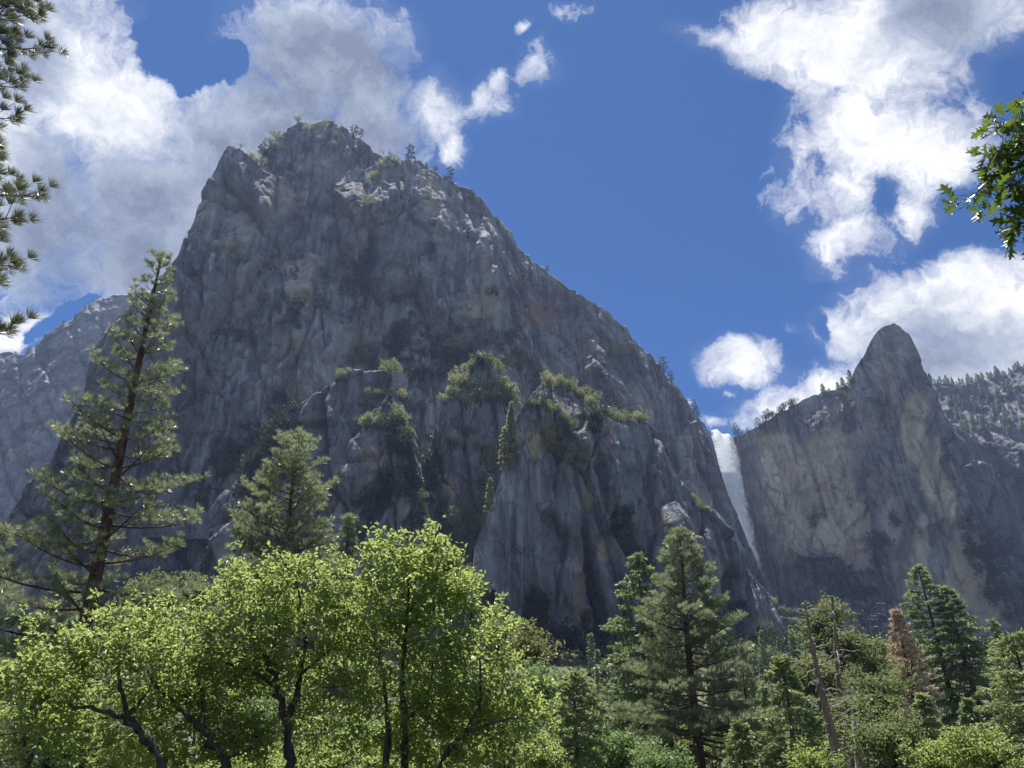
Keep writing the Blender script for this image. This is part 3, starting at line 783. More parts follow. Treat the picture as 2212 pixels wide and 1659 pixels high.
def conifer(rng, H, R, kind='pine', nb=70, start=.2, trunk_r=.3, density=1.0, needle=None, bend=0.0, detail=1.0, prof=None):
    """returns trunk and crown Geo of a conifer with its foot at the origin"""
    tr, cr = Geo(), Geo()
    zz = np.linspace(0, H, 14)
    wob = np.stack([.01 * H * np.sin(zz / H * 3 + rng.random() * 6) + bend * (zz / H) ** 2, .01 * H * np.sin(zz / H * 2.3 + rng.random() * 6), zz], 1)
    wob[:, :2] -= wob[0, :2]
    rad = trunk_r * (1 - zz / H) ** .8 + .012 * H ** .3
    rad[0] *= 1.25
    tr.tubes(wob[None], rad[None], 9)
    paths, radii, SP, SDir = [], [], [], []
    tw_p, tw_r = [], []
    gold = 2.4
    for i in range(nb):
        f = start + (1 - start) * ((i + rng.random() * .8) / nb)
        f = min(f, .985)
        z = f * H
        c0 = np.array([np.interp(z, zz, wob[:, 0]), np.interp(z, zz, wob[:, 1]), z])
        g = (f - start) / (1 - start)
        if prof is not None:
            L = R * np.interp(g, *prof)
        elif kind == 'pine':
            L = R * min(1, .55 + g * 2.2) * (1 - g) ** .72
        else:
            L = R * min(1, .6 + g * 2.5) * (1 - g) ** .85
        L = max(L, .03 * H * (1 - g) + .18) * (.72 + .45 * rng.random())
        az = i * gold + rng.normal() * .35
        up = (-.18 + .85 * g ** 1.3) if kind == 'pine' else (-.28 + .75 * g ** 1.6)
        up += rng.normal() * .10
        h = np.array([math.cos(az), math.sin(az), 0])
        t = np.linspace(0, 1, 6)[:, None]
        sag = (.22 * t ** 2.2 - .12 * t) if kind == 'pine' else (-.10 * t ** 2)
        sidev = np.array([-h[1], h[0], 0]) * (rng.normal() * .12)
        path = c0 + L * (t * h + t * up * np.array([0, 0, 1.0]) + sag * np.array([0, 0, 1.0]) + sidev * t ** 2)
        paths.append(path)
        r0 = min(.012 + .016 * L, np.interp(z, zz, rad) * .6)
        radii.append(r0 * (1 - .85 * t[:, 0]))
        # side twigs
        nt = max(2, int(L * 3.1 * density))
        ss = .28 + .72 * (np.arange(nt) + rng.random(nt) * .8) / nt
        ss = np.minimum(ss, .99)
        bp = np.stack([np.interp(ss, t[:, 0], path[:, c]) for c in range(3)], 1)
        dirb = unit(path[-1] - path[0])
        sgn = np.where(np.arange(nt) % 2 == 0, 1, -1) * 1.0
        sv = np.array([-h[1], h[0], 0])
        tl = (L * .34 * (1.15 - ss) + .12 * H ** .35) * (.6 + .6 * rng.random(nt))
        if kind == 'pine':
            td = unit(dirb * .75 + sv * sgn[:, None] * (.55 + .3 * rng.random((nt, 1))) + np.array([0, 0, 1.0]) * (.25 + .35 * rng.random((nt, 1))))
        else:
            td = unit(dirb * .8 + sv * sgn[:, None] * (.6 + .3 * rng.random((nt, 1))) + np.array([0, 0, 1.0]) * (-.2 + .25 * rng.normal(size=(nt, 1))))
        tip = bp + td * tl[:, None]
        mid = (bp + tip) / 2 + np.array([0, 0, -.06]) * tl[:, None]
        tw_p.append(np.stack([bp, mid, tip], 1))
        tw_r.append(np.tile(np.array([.010, .007, .004]) * (H / 20) ** .5, (nt, 1)))
        if kind == 'pine':
            SP += [tip, mid + rng.normal(size=mid.shape) * .04]
            SDir += [td, unit(td + np.array([0, 0, .5]))]
            SP.append(path[-1:])
            SDir.append(unit(path[-1:] - path[-2:-1]))
        else:
            ns = max(2, int(4 * detail))
            for q in range(ns):
                k = (q + .6) / ns
                SP.append(bp + (tip - bp) * k)
                SDir.append(td)
            SP.append(path[2:])
            SDir.append(np.repeat(dirb[None], 4, 0))
    # leader
    SP.append(np.array([wob[-1], wob[-1] - [0, 0, .15]]))
    SDir.append(np.array([[0, 0, 1.0], [0, 0, 1.0]]))
    tr.tubes(np.array(paths), np.array(radii), 5)
    tr.tubes(np.concatenate(tw_p), np.concatenate(tw_r), 3)
    SP, SDir = np.concatenate(SP), np.concatenate(SDir)
    nl = needle or {}
    if kind == 'pine':
        a = dict(k=26, L=.24, w=.020, spread=.55, flat=1.0, lift=.28)
    else:
        a = dict(k=7, L=.34, w=.10, spread=.55, flat=.55, lift=-.12)
    a.update(nl)
    cr.sprigs(SP, SDir, rng, **a)
    return tr, cr


def ellipsoid_points(rng, ells, n, shell=.55):
    """points spread through overlapping ellipsoids, denser towards their skins; rows: centre, radii"""
    vol = np.array([r[3] * r[4] * r[5] for r in ells]) ** .8
    pick = rng.choice(len(ells), n, p=vol / vol.sum())
    E = np.array(ells)[pick]
    d = unit(rng.normal(size=(n, 3)))
    r = rng.random((n, 1)) ** (1 / 3.0)
    r = r * (1 - shell) + shell * (.72 + .32 * rng.random((n, 1)))
    return E[:, :3] + d * r * E[:, 3:6]


def broadleaf(rng, limbs, ells, ncl, per, L, W, spread, twig_r=.008, shell=.5, droop=.0, up=.75, clump=None):
    """limbs: list of (points, r0, r1); crown clusters linked to the nearest wood by bent twigs"""
    tr, cr = Geo(), Geo()
    nodes, nr = [], []
    for pts, r0, r1 in limbs:
        pts = np.asarray(pts, float)
        t = np.linspace(0, 1, len(pts))
        tt = np.linspace(0, 1, max(8, len(pts) * 4))
        sm = np.stack([np.interp(tt, t, pts[:, c]) for c in range(3)], 1)
        for _ in range(2):
            sm[1:-1] = (sm[:-2] + 2 * sm[1:-1] + sm[2:]) / 4
        sm[1:-1] += rng.normal(size=sm[1:-1].shape) * r0 * .22
        rr = r0 + (r1 - r0) * tt ** .8
        tr.tubes(sm[None], (rr * (1 + .12 * rng.normal(size=rr.shape)))[None], 8)
        nodes.append(sm[len(sm) // 3:])
        nr.append(rr[len(sm) // 3:])
    if clump:
        C0 = ellipsoid_points(rng, ells, max(6, ncl // clump[0]), shell)
        C = np.repeat(C0, clump[0], 0)
        C = C + rng.normal(size=C.shape) * clump[1] * np.array([1, 1, .75])
        ncl = len(C)
    else:
        C = ellipsoid_points(rng, ells, ncl, shell)
    N = np.concatenate(nodes)
    K = len(N)
    buf = np.zeros((K + ncl * 3, 3))
    buf[:K] = N
    rb = np.zeros(K + ncl * 3)
    rb[:K] = np.concatenate(nr)
    d0 = np.array([((N - c) ** 2).sum(1).min() for c in C])
    order = np.argsort(d0)
    paths, radii = [], []
    tt = np.linspace(0, 1, 5)[:, None]
    for j in order:
        c = C[j]
        k = ((buf[:K] - c) ** 2).sum(1).argmin()
        a = buf[k]
        v = c - a
        ln = math.sqrt((v ** 2).sum())
        bow = rng.normal(size=3) * .12 * ln + np.array([0, 0, .10 * ln])
        p = a + tt * v + (tt * (1 - tt) * 4) * bow * .6
        paths.append(p)
        r1 = min(twig_r + .010 * ln, rb[k] * .8 + .001)
        radii.append(r1 * (1 - .65 * tt[:, 0]))
        buf[K:K + 3] = p[2:]
        rb[K:K + 3] = radii[-1][2:]
        K += 3
    tr.tubes(np.array(paths), np.array(radii), 4)
    P = np.repeat(C, per, 0) + rng.normal(size=(ncl * per, 3)) * spread * np.array([1, 1, .7])
    Nn = unit(rng.normal(size=P.shape) * (1 - up * .5) + np.array([0, 0, up]))
    P[:, 2] -= droop * rng.random(len(P))
    cl_t = np.repeat(rng.random(ncl), per)
    cr.leaves(P, Nn, rng, L, W, np.clip(.5 * cl_t + .5 * rng.random(len(P)), 0, 1))
    return tr, cr


def tree_thing(name, loc, label, cat, tr, cr, bark, leaf, group=None, rz=0.0):
    o = empty(name, loc, label, cat, group, rz)
    tr.build('trunk', bark, o, smooth=True)
    if cr is not None:
        cr.build('crown', leaf, o)
    return o


def foot(px, py, Y):
    """foot of a plant seen at px,py and standing Y metres ahead: on the ground below its line of sight"""
    p = at(px, py, Y)
    return np.array([p[0], p[1], float(ground_z(np.array(p[0]), np.array(p[1])))])


def height_to(px, py, Y):
    return at(px, py, Y)[2] - foot(px, py, Y)[2]


def half_width(px_w, px, py, Y):
    return abs(at(px + px_w, py, Y)[0] - at(px, py, Y)[0])


# ------------------------------------------------------------------ the tall conifers of the valley floor
def add_conifer(name, px, py, Y, wpx, wpy, kind, seed, label, leaf, bark, cat=None, group=None, **kw):
    """px,py = tip, wpx = half width of the crown (at height wpy)"""
    rng = np.random.default_rng(seed)
    f = foot(px, py, Y)
    H = at(px, py, Y)[2] - f[2]
    R = half_width(wpx, px, wpy, Y)
    kw.setdefault('trunk_r', .012 * H + .08)
    tr, cr = conifer(rng, H, R, kind, **kw)
    return tree_thing(name, f, label, cat or kind + ' tree', tr, cr, bark, leaf, group)


PN = dict
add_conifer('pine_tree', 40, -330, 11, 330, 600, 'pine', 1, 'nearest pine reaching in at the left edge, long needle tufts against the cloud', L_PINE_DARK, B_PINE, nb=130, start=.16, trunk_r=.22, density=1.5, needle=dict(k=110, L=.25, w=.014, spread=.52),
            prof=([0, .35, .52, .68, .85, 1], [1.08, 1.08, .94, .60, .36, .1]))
add_conifer('pine_tree', 379, 562, 31, 205, 1300, 'pine', 2, 'tall open crowned pine rising past the left flank of the mountain', L_PINE, B_PINE, nb=112, start=.10, trunk_r=.32, density=1.4, needle=dict(k=44, L=.30, w=.026, spread=.52),
            prof=([0, .2, .45, .7, .85, 1], [1.35, 1.12, .72, .42, .24, .05]))
add_conifer('pine_tree', 650, 948, 48, 118, 1180, 'pine', 3, 'dense pointed pine standing behind the oaks, below the domed buttress', L_PINE, B_PINE, nb=115, start=.2, trunk_r=.30, density=1.5, needle=dict(k=34, L=.40, w=.040, spread=.52),
            prof=([0, .3, .5, .65, .8, .92, 1], [1.7, 1.3, .98, .85, .6, .35, .06]))
add_conifer('pine_tree', 748, 1120, 52, 48, 1190, 'pine', 4, 'small pine poking up just above the oak tops beside the dense pine', L_PINE, B_PINE, nb=70, start=.3, trunk_r=.22, density=1.6, needle=dict(k=34, L=.40, w=.044, spread=.52))
add_conifer('pine_tree', 520, 1110, 56, 70, 1200, 'pine', 5, 'loose pine half hidden behind the left side of the dense pine', L_PINE, B_PINE, nb=50, start=.3, trunk_r=.26, density=.9, needle=dict(k=30, L=.40, w=.044, spread=.52))
add_conifer('pine_tree', 8, 1150, 40, 130, 1400, 'pine', 6, 'broad shaggy pine at the left edge behind the tall open pine', L_PINE, B_PINE, nb=70, start=.12, trunk_r=.34, density=.9, needle=dict(k=36, L=.36, w=.034, spread=.54))
add_conifer('pine_tree', 150, 1270, 46, 150, 1450, 'pine', 61, 'bushy lower pine under the tall open pine, left of the oaks', L_PINE, B_PINE, nb=60, start=.1, trunk_r=.3, density=.9, needle=dict(k=34, L=.38, w=.036, spread=.54))
add_conifer('pine_tree', 1465, 1148, 58, 140, 1500, 'pine', 7, 'big full pine in front of the dark buttress, below the waterfall', L_PINE, B_PINE, nb=130, start=.13, trunk_r=.36, density=1.5, needle=dict(k=34, L=.40, w=.044, spread=.52),
            prof=([0, .25, .45, .65, .8, .92, 1], [1.2, 1.05, .82, .54, .36, .22, .05]))
add_conifer('pine_tree', 1608, 1440, 64, 60, 1560, 'pine', 8, 'shorter pine close behind the right side of the big full pine', L_PINE, B_PINE, nb=55, start=.15, trunk_r=.26, density=.9, needle=dict(k=28, L=.42, w=.05, spread=.52))
add_conifer('fir_tree', 1368, 1200, 66, 100, 1450, 'fir', 9, 'tall ragged fir just left of the big full pine', L_FIR, B_FIR, nb=105, start=.06, density=.95, needle=dict(L=.40, w=.11, k=7), prof=([0, .3, .6, .8, 1], [1.1, 1, .8, .5, .06]))
add_conifer('fir_tree', 1684, 1420, 46, 115, 1600, 'fir', 10, 'bright feathery young fir between the big pine and the leaning snag', L_YOUNG, B_FIR, nb=70, start=.05, density=.9, needle=dict(L=.34, w=.08, k=7))
add_conifer('fir_tree', 1985, 1222, 88, 82, 1400, 'fir', 11, 'dark dense fir, tallest of those at the foot of the spire', L_FIR, B_FIR, nb=110, start=.08, density=.8, needle=dict(L=.42, w=.11, k=8), prof=([0, .3, .6, .8, 1], [1.15, 1.05, .85, .5, .06]))
add_conifer('fir_tree', 2052, 1266, 86, 76, 1450, 'fir', 12, 'dark dense fir right beside the tallest fir, sharper topped', L_FIR, B_FIR, nb=110, start=.08, density=.8, needle=dict(L=.42, w=.11, k=8), prof=([0, .3, .6, .8, 1], [1.25, 1.1, .85, .5, .06]))
add_conifer('fir_tree', 1877, 1432, 74, 56, 1560, 'fir', 13, 'green fir in front of the brown dead conifer', L_FIR, B_FIR, nb=75, start=.08, density=.8, needle=dict(L=.44, w=.13, k=7))
add_conifer('fir_tree', 2176, 1372, 44, 116, 1600, 'fir', 14, 'broad soft green conifer filling the right edge', L_YOUNG, B_FIR, nb=100, start=.04, density=1.05, needle=dict(L=.30, w=.07, k=8), prof=([0, .3, .6, .8, 1], [1.1, 1.0, .8, .55, .1]))
add_conifer('fir_tree', 2142, 1338, 96, 40, 1410, 'fir', 15, 'thin sparse conifer showing between the dark firs and the right edge', L_FIR, B_FIR, nb=34, start=.45, density=.55, needle=dict(L=.5, w=.12, k=6))
add_conifer('fir_tree', 1990, 1500, 58, 74, 1620, 'fir', 16, 'bushy young fir in front of the tallest dark fir', L_YOUNG, B_FIR, nb=60, start=.04, density=.9, needle=dict(L=.36, w=.09, k=7))
add_conifer('fir_tree', 2084, 1512, 62, 66, 1620, 'fir', 17, 'bushy young fir in front of the sharper topped dark fir', L_FIR, B_FIR, nb=60, start=.04, density=.9, needle=dict(L=.38, w=.10, k=7))
add_conifer('fir_tree', 1752, 1520, 60, 60, 1640, 'fir', 18, 'young fir right behind the trunk of the leaning snag', L_FIR, B_FIR, nb=55, start=.04, density=.9, needle=dict(L=.38, w=.10, k=7))
add_conifer('fir_tree', 1600, 1560, 48, 80, 1650, 'fir', 19, 'low young fir at the foot of the big full pine', L_YOUNG, B_FIR, nb=50, start=.03, density=.9, needle=dict(L=.32, w=.08, k=7))
add_conifer('cedar_tree', 1243, 1458, 36, 74, 1580, 'fir', 20, 'rounded feathery green cedar right of the oaks, before the thin bare pole', L_YOUNG, B_FIR, cat='cedar tree', nb=85, start=.03, density=1.1, needle=dict(L=.27, w=.06, k=8, lift=.1), prof=([0, .3, .6, .8, .93, 1], [1.0, 1.0, .85, .62, .42, .15]))
add_conifer('dead_fir', 1927, 1316, 78, 62, 1470, 'fir', 21, 'dead conifer with rusty brown needles beside the dark firs', L_DEAD, B_PINE, cat='dead tree', nb=80, start=.34, density=1.0, needle=dict(L=.42, w=.09, k=7))
add_conifer('dead_fir', 2185, 1388, 110, 22, 1430, 'fir', 22, 'distant rusty brown conifer top by the right edge', L_DEAD, B_PINE, cat='dead tree', nb=40, start=.4, density=.5, needle=dict(L=.5, w=.13, k=5))


# ------------------------------------------------------------------ bare dead trees
def snag(px0, py0, px1, py1, Y, r0, nb, seed, label, wood, blen=1.0, tip=.25, start=.25, droop=-.2, name='dead_snag', jag=False):
    rng = np.random.default_rng(seed)
    top, bot = at(px0, py0, Y), at(px1, py1, Y)
    g = float(ground_z(np.array(bot[0]), np.array(bot[1])))
    d = (top - bot) / (top[2] - bot[2])
    base = bot + d * (g - bot[2])
    n = 16
    t = np.linspace(0, 1, n)[:, None]
    H = np.linalg.norm(top - base)
    P = (top - base) * t + np.stack([.010 * H * np.sin(t[:, 0] * 5 + seed), .006 * H * np.sin(t[:, 0] * 4), t[:, 0] * 0], 1) * np.sin(t * math.pi)
    o = empty(name, base, label, 'dead tree')
    trunk = Geo()
    trunk.tubes(P[None], (r0 * (1 - (1 - tip) * t[:, 0]) * (1 + .08 * rng.normal(size=n)))[None], 9)
    if jag:
        for k in range(5):
            a = rng.random() * 6.28
            q = P[-1] + np.array([math.cos(a), math.sin(a), 0]) * r0 * tip * .6
            trunk.tubes(np.stack([q - [0, 0, .3], q, q + [0, 0, .25 + .5 * rng.random()]])[None], np.array([[.10, .08, .01]]) * r0 / .25, 4)
    trunk.build('trunk', wood[0], o, smooth=True)
    for k in range(nb):
        br = Geo()
        f = start + (1 - start) * (k + rng.random()) / nb
        c = np.array([np.interp(f, t[:, 0], P[:, i]) for i in range(3)])
        az = rng.random() * 6.28
        L = blen * (.35 + .9 * rng.random()) * (1.15 - .6 * f)
        h = np.array([math.cos(az), math.sin(az), 0])
        tt = np.linspace(0, 1, 7)[:, None]
        wig = np.cumsum(rng.normal(size=(7, 3)) * .06, 0) * L
        p = c + L * (tt * h + np.array([0, 0, 1.0]) * (tt * (.1 + .25 * rng.normal()) + droop * tt ** 2)) + wig * tt
        br.tubes(p[None], (.035 * L ** .5 * (1 - .85 * tt[:, 0]))[None], 5)
        for q in range(rng.integers(0, 4)):
            s0 = p[rng.integers(3, 6)]
            e = s0 + unit(rng.normal(size=3) + h * .8) * L * .28
            br.tubes(np.stack([s0, (s0 + e) / 2 + [0, 0, .03], e])[None], np.array([[.014, .011, .005]]) * L ** .5, 4)
        br.build('branch', wood[1], o, smooth=True)
    return o


snag(1738, 1303, 1812, 1659, 42, .30, 46, 1, 'leaning brown snag with short bleached branch stubs', (B_SNAG, B_PALE), 1.5, .12, .12)
snag(1797, 1288, 1810, 1420, 66, .26, 18, 2, 'upright dark snag with bleached drooping branches behind the round live oak', (B_SNAG, B_PALE), 2.2, .35, .55, -.5)
snag(1892, 1300, 1900, 1420, 84, .10, 30, 3, 'slender grey snag left of the rusty brown conifer', (B_SNAG, B_PALE), 1.5, .2, .3, -.1)
snag(1287, 1440, 1303, 1659, 45, .13, 8, 4, 'thin bare pole of a dead tree beside the rounded cedar', (B_SNAG, B_SNAG), .6, .25, .2)
snag(1847, 1560, 1856, 1659, 46, .26, 9, 5, 'short broken grey stump with a jagged top', (B_PALE, B_PALE), 1.0, .75, .4, .1, name='tree_stump', jag=True)
snag(1825, 1500, 1838, 1659, 54, .10, 22, 6, 'slim dead trunk with twigs right of the leaning snag', (B_SNAG, B_PALE), 1.1, .3, .1)
snag(1968, 1400, 1975, 1500, 78, .22, 8, 7, 'dark bare trunk below the rusty brown conifer', (B_FIR, B_FIR), 1.0, .4, .3)


# ------------------------------------------------------------------ oaks of the foreground
def oak(px, Y, limbs, ells, ncl, seed, label, per=15, L=.125, W=.085, leaf=None, bark=None, spread=.095, cat='oak tree', name='oak_tree', twig=.007, shell=.45, r_scale=.95, group=None):
    """limbs: (list of (px, py, dY), r0, r1); ells: (px, py, rx_px, ry_px, dY, ry_depth)"""
    rng = np.random.default_rng(seed)
    base = foot(px, 1659, Y)
    lm = []
    for pts, r0, r1 in limbs:
        lm.append((np.array([at(x, y, Y + dy) - base for x, y, dy in pts]), r0 * r_scale, r1 * r_scale))
        if pts[0][1] >= 1640:
            p0 = lm[-1][0][0].copy()
            p0[2] = -.1
            lm[-1] = (np.concatenate([[p0], lm[-1][0]]), r0 * r_scale, r1 * r_scale)
    el = []
    for x, y, rx, ry, dy, rd in ells:
        if Y < 22 and y > 1470:
            dy += .9
        c = at(x, y, Y + dy)
        a = np.linalg.norm(at(x + rx, y, Y + dy) - c)
        b = np.linalg.norm(at(x, y + ry, Y + dy) - c)
        el.append((*(c - base), a, rd, b))
    tr, cr = broadleaf(rng, lm, el, ncl, per, L, W, spread, twig, shell, clump=(8, L * 2.1))
    return tree_thing(name, base, label, cat, tr, cr, bark or B_OAK, leaf or L_OAK, group)


oak(350, 17, [([(362, 1659, 0), (330, 1615, 0), (292, 1572, 0), (262, 1548, -.2), (220, 1535, -.4), (150, 1520, -.5)], .12, .03), ([(300, 1580, 0), (275, 1540, .2), (258, 1480, .4), (250, 1400, .5), (240, 1330, .6)], .08, .02), ([(275, 1545, .2), (320, 1500, .4), (340, 1440, .5)], .05, .015)],
    [(150, 1450, 120, 80, 0, 1.3), (240, 1390, 120, 80, .3, 1.4), (330, 1420, 100, 90, .5, 1.3), (110, 1520, 90, 60, -.2, 1.1), (170, 1330, 80, 40, .4, 1.0), (200, 1570, 120, 70, .2, 1.2), (330, 1540, 90, 70, .6, 1.2), (90, 1590, 70, 60, 0, 1.0), (270, 1345, 70, 45, .4, 1.0)], 540, 101,
    'spreading oak with leaning forked black trunk, leftmost of the green oaks')
oak(480, 18, [([(500, 1665, 0), (462, 1612, 0), (436, 1572, .1), (400, 1535, .2), (350, 1500, .3), (318, 1450, .4)], .13, .03), ([(436, 1575, .1), (440, 1510, .5), (420, 1440, .7), (400, 1370, .9)], .07, .02), ([(480, 1640, 0), (530, 1625, .2), (560, 1600, .3)], .06, .02)],
    [(420, 1400, 120, 90, .6, 1.4), (360, 1350, 90, 60, .6, 1.2), (480, 1340, 90, 70, .8, 1.2), (480, 1480, 110, 80, .4, 1.3), (380, 1500, 90, 70, .1, 1.2), (440, 1590, 110, 60, -.1, 1.1), (540, 1560, 70, 70, .2, 1.1)], 480, 102,
    'oak with a left leaning black trunk between the forked oak and the upright oak')
oak(625, 19, [([(626, 1665, 0), (622, 1600, 0), (616, 1545, 0), (600, 1500, .1), (592, 1455, .2), (560, 1400, .4), (540, 1330, .5)], .16, .03), ([(618, 1550, 0), (640, 1510, .2), (650, 1450, .3), (660, 1380, .3), (650, 1300, .3), (640, 1240, .2)], .10, .02), ([(600, 1490, .1), (550, 1450, -.3), (480, 1430, -.6), (420, 1438, -.8)], .06, .02), ([(650, 1455, .3), (720, 1400, .5), (760, 1330, .7)], .05, .015)],
    [(560, 1290, 100, 65, .4, 1.4), (650, 1270, 110, 70, .3, 1.4), (530, 1370, 110, 80, 0, 1.5), (660, 1370, 120, 90, .4, 1.5), (740, 1330, 80, 80, .7, 1.3), (500, 1250, 60, 40, .5, 1.0), (720, 1240, 60, 40, .5, 1.0), (600, 1480, 120, 80, .2, 1.4), (560, 1580, 100, 70, -.2, 1.2), (690, 1560, 90, 80, .3, 1.2), (470, 1320, 60, 60, .2, 1.0), (770, 1440, 80, 80, .6, 1.2)], 760, 103,
    'upright oak with a stout black forked trunk in the middle of the oak row')
oak(860, 18.5, [([(876, 1665, 0), (872, 1600, 0), (874, 1550, 0), (868, 1480, .1), (872, 1400, .2), (880, 1300, .2), (884, 1200, .1), (882, 1140, 0)], .11, .02), ([(832, 1665, 0), (838, 1590, .1), (836, 1500, .3), (820, 1420, .5), (800, 1340, .6)], .10, .02), ([(874, 1555, 0), (910, 1530, .3), (930, 1480, .5), (940, 1400, .6)], .06, .02), ([(880, 1330, .2), (920, 1270, .4), (950, 1220, .4)], .045, .012)],
    [(882, 1128, 30, 34, 0, .55), (884, 1150, 40, 34, 0, .6), (876, 1175, 50, 40, 0, .7), (880, 1200, 66, 46, 0, .8), (935, 1225, 60, 50, .3, .9), (900, 1270, 110, 70, .2, 1.3), (830, 1250, 50, 55, .3, 1.0), (980, 1255, 48, 50, .4, .9), (830, 1340, 100, 90, .5, 1.4), (950, 1350, 90, 90, .5, 1.3), (860, 1450, 130, 90, .2, 1.4), (800, 1540, 100, 90, .1, 1.3), (920, 1550, 100, 90, .3, 1.2), (1000, 1300, 30, 40, .3, .6)], 900, 104,
    'tallest oak of the row, twin dark trunks and a leafy plume at its top')
oak(960, 17.5, [([(940, 1665, 0), (975, 1615, 0), (1005, 1582, .1), (1030, 1540, .2), (1040, 1490, .3), (1035, 1420, .4)], .08, .02), ([(1010, 1580, .1), (1070, 1560, .3), (1120, 1550, .4)], .045, .015)],
    [(1030, 1400, 80, 70, .4, 1.1), (1070, 1480, 90, 80, .3, 1.2), (1110, 1560, 60, 90, .4, 1.1), (1000, 1500, 90, 80, .2, 1.2), (1040, 1600, 110, 60, 0, 1.1), (960, 1610, 80, 50, .1, 1.0), (1060, 1320, 40, 40, .6, .7)], 430, 105,
    'low oak leaning to the right at the right end of the oak row')
# round crowned trees among the conifers
def bushy(name, px, py, rx, ry, Y, seed, label, leaf, cat, n=300, per=14, L=.3, W=.2, lumps=6, bark=None, group=None):
    rng = np.random.default_rng(seed + 500)
    el = [(px + rng.normal() * rx * .42, py + rng.normal() * ry * .35 + ry * .1, rx * (.4 + .25 * rng.random()), ry * (.38 + .25 * rng.random()), rng.normal() * .4, half_width(rx, px, py, Y) * (.45 + .25 * rng.random())) for k in range(lumps)]
    el.append((px, py, rx * .62, ry * .66, 0, half_width(rx, px, py, Y) * .7))
    by = py + ry * 1.0
    lim = [([(px + rng.normal() * 5, max(1660, by + 30), 0), (px, by, 0), (px + rng.normal() * rx * .2, py + ry * .3, 0), (px + rng.normal() * rx * .3, py - ry * .4, 0)], .10 + .001 * Y, .02)]
    for k in range(3):
        lim.append(([(px, by, 0), (px + rng.normal() * rx * .4, py + ry * .2, rng.normal() * .4), (px + rng.normal() * rx * .5, py - ry * .3, rng.normal() * .8)], .06 + .0006 * Y, .02))
    return oak(px, Y, lim, el, n, seed, label, per, L, W, leaf, bark or B_OAK, L * .8, cat, name, .012, .5, 1.0, group)


bushy('oak_tree', 1138, 1402, 44, 40, 60, 1, 'small golden green oak above the right end of the oak row', L_GOLD, 'oak tree', 260, 14, .24, .17)
bushy('oak_tree', 1085, 1385, 36, 40, 62, 2, 'yellowish oak crown just left of the small golden oak', L_GOLD, 'oak tree', 180, 14, .24, .17)
bushy('oak_tree', 1160, 1500, 60, 70, 50, 3, 'blue green leafy tree between the oak row and the rounded cedar', L_CEDAR, 'broadleaf tree', 300, 14, .22, .15)
bushy('shrub', 1340, 1625, 62, 50, 38, 4, 'pale green leafy shrub between the thin pole and the big pine trunk', L_CEDAR, 'shrub', 260, 16, .17, .11)
bushy('live_oak', 1765, 1360, 46, 44, 76, 5, 'round olive green live oak behind the leaning snag', L_LIVE, 'live oak', 300, 14, .30, .2)
bushy('live_oak', 1822, 1400, 56, 46, 74, 6, 'round olive green live oak behind the upright dark snag', L_LIVE, 'live oak', 340, 14, .30, .2)
bushy('live_oak', 1760, 1460, 60, 50, 70, 7, 'olive live oak lower down, behind the middle of the leaning snag', L_LIVE, 'live oak', 300, 14, .30, .2)
bushy('live_oak', 1895, 1500, 52, 60, 60, 8, 'pale rounded live oak below the green fir', L_LIVE, 'live oak', 330, 14, .26, .17)
bushy('live_oak', 1840, 1550, 46, 54, 58, 9, 'rounded live oak behind the short broken stump', L_LIVE, 'live oak', 260, 14, .26, .17)
bushy('live_oak', 1930, 1600, 64, 60, 44, 10, 'bushy live oak right of the short broken stump', L_LIVE, 'live oak', 330, 14, .2, .13)
bushy('shrub', 2140, 1625, 95, 42, 24, 11, 'bright yellow green shrub in the lower right corner', L_OAK, 'shrub', 420, 16, .11, .075)
bushy('shrub', 2040, 1640, 60, 34, 28, 12, 'bright green shrub left of the corner shrub', L_OAK, 'shrub', 260, 16, .12, .08)
bushy('shrub', 1760, 1648, 50, 30, 34, 13, 'small yellow green shrub at the foot of the leaning snag', L_OAK, 'shrub', 180, 14, .14, .09)
bushy('shrub', 1440, 1648, 60, 30, 34, 14, 'low pale shrub left of the big pine trunk', L_CEDAR, 'shrub', 180, 14, .15, .1)
bushy('oak_tree', 415, 1290, 44, 40, 64, 15, 'pale green oak behind the gap between tall pine and oaks', L_LIVE, 'oak tree', 240, 14, .26, .18)
bushy('oak_tree', 330, 1295, 70, 36, 60, 16, 'soft green oak crown right of the tall open pine trunk', L_LIVE, 'oak tree', 260, 14, .26, .18)
bushy('oak_tree', 970, 1215, 24, 36, 70, 17, 'pale leafy tree top just right of the oak plume', L_LIVE, 'oak tree', 160, 14, .26, .18)
bushy('oak_tree', 250, 1640, 120, 50, 34, 18, 'shaded undergrowth oak behind the forked oak trunk', L_OAK, 'oak tree', 260, 16, .15, .1)
bushy('oak_tree', 560, 1640, 120, 45, 36, 19, 'undergrowth oak behind the trunks of the two leaning oaks', L_OAK, 'oak tree', 260, 16, .15, .1)
bushy('oak_tree', 740, 1620, 110, 60, 36, 20, 'undergrowth oak between the upright oak and the twin trunks', L_OAK, 'oak tree', 260, 16, .15, .1)
bushy('oak_tree', 60, 1560, 80, 90, 33, 21, 'shaded oak at the left edge beneath the shaggy pine', L_OAK, 'oak tree', 260, 16, .15, .1)
bushy('oak_tree', 1160, 1610, 50, 50, 32, 22, 'yellow green oak thicket left of the rounded cedar', L_OAK, 'oak tree', 240, 16, .13, .09)
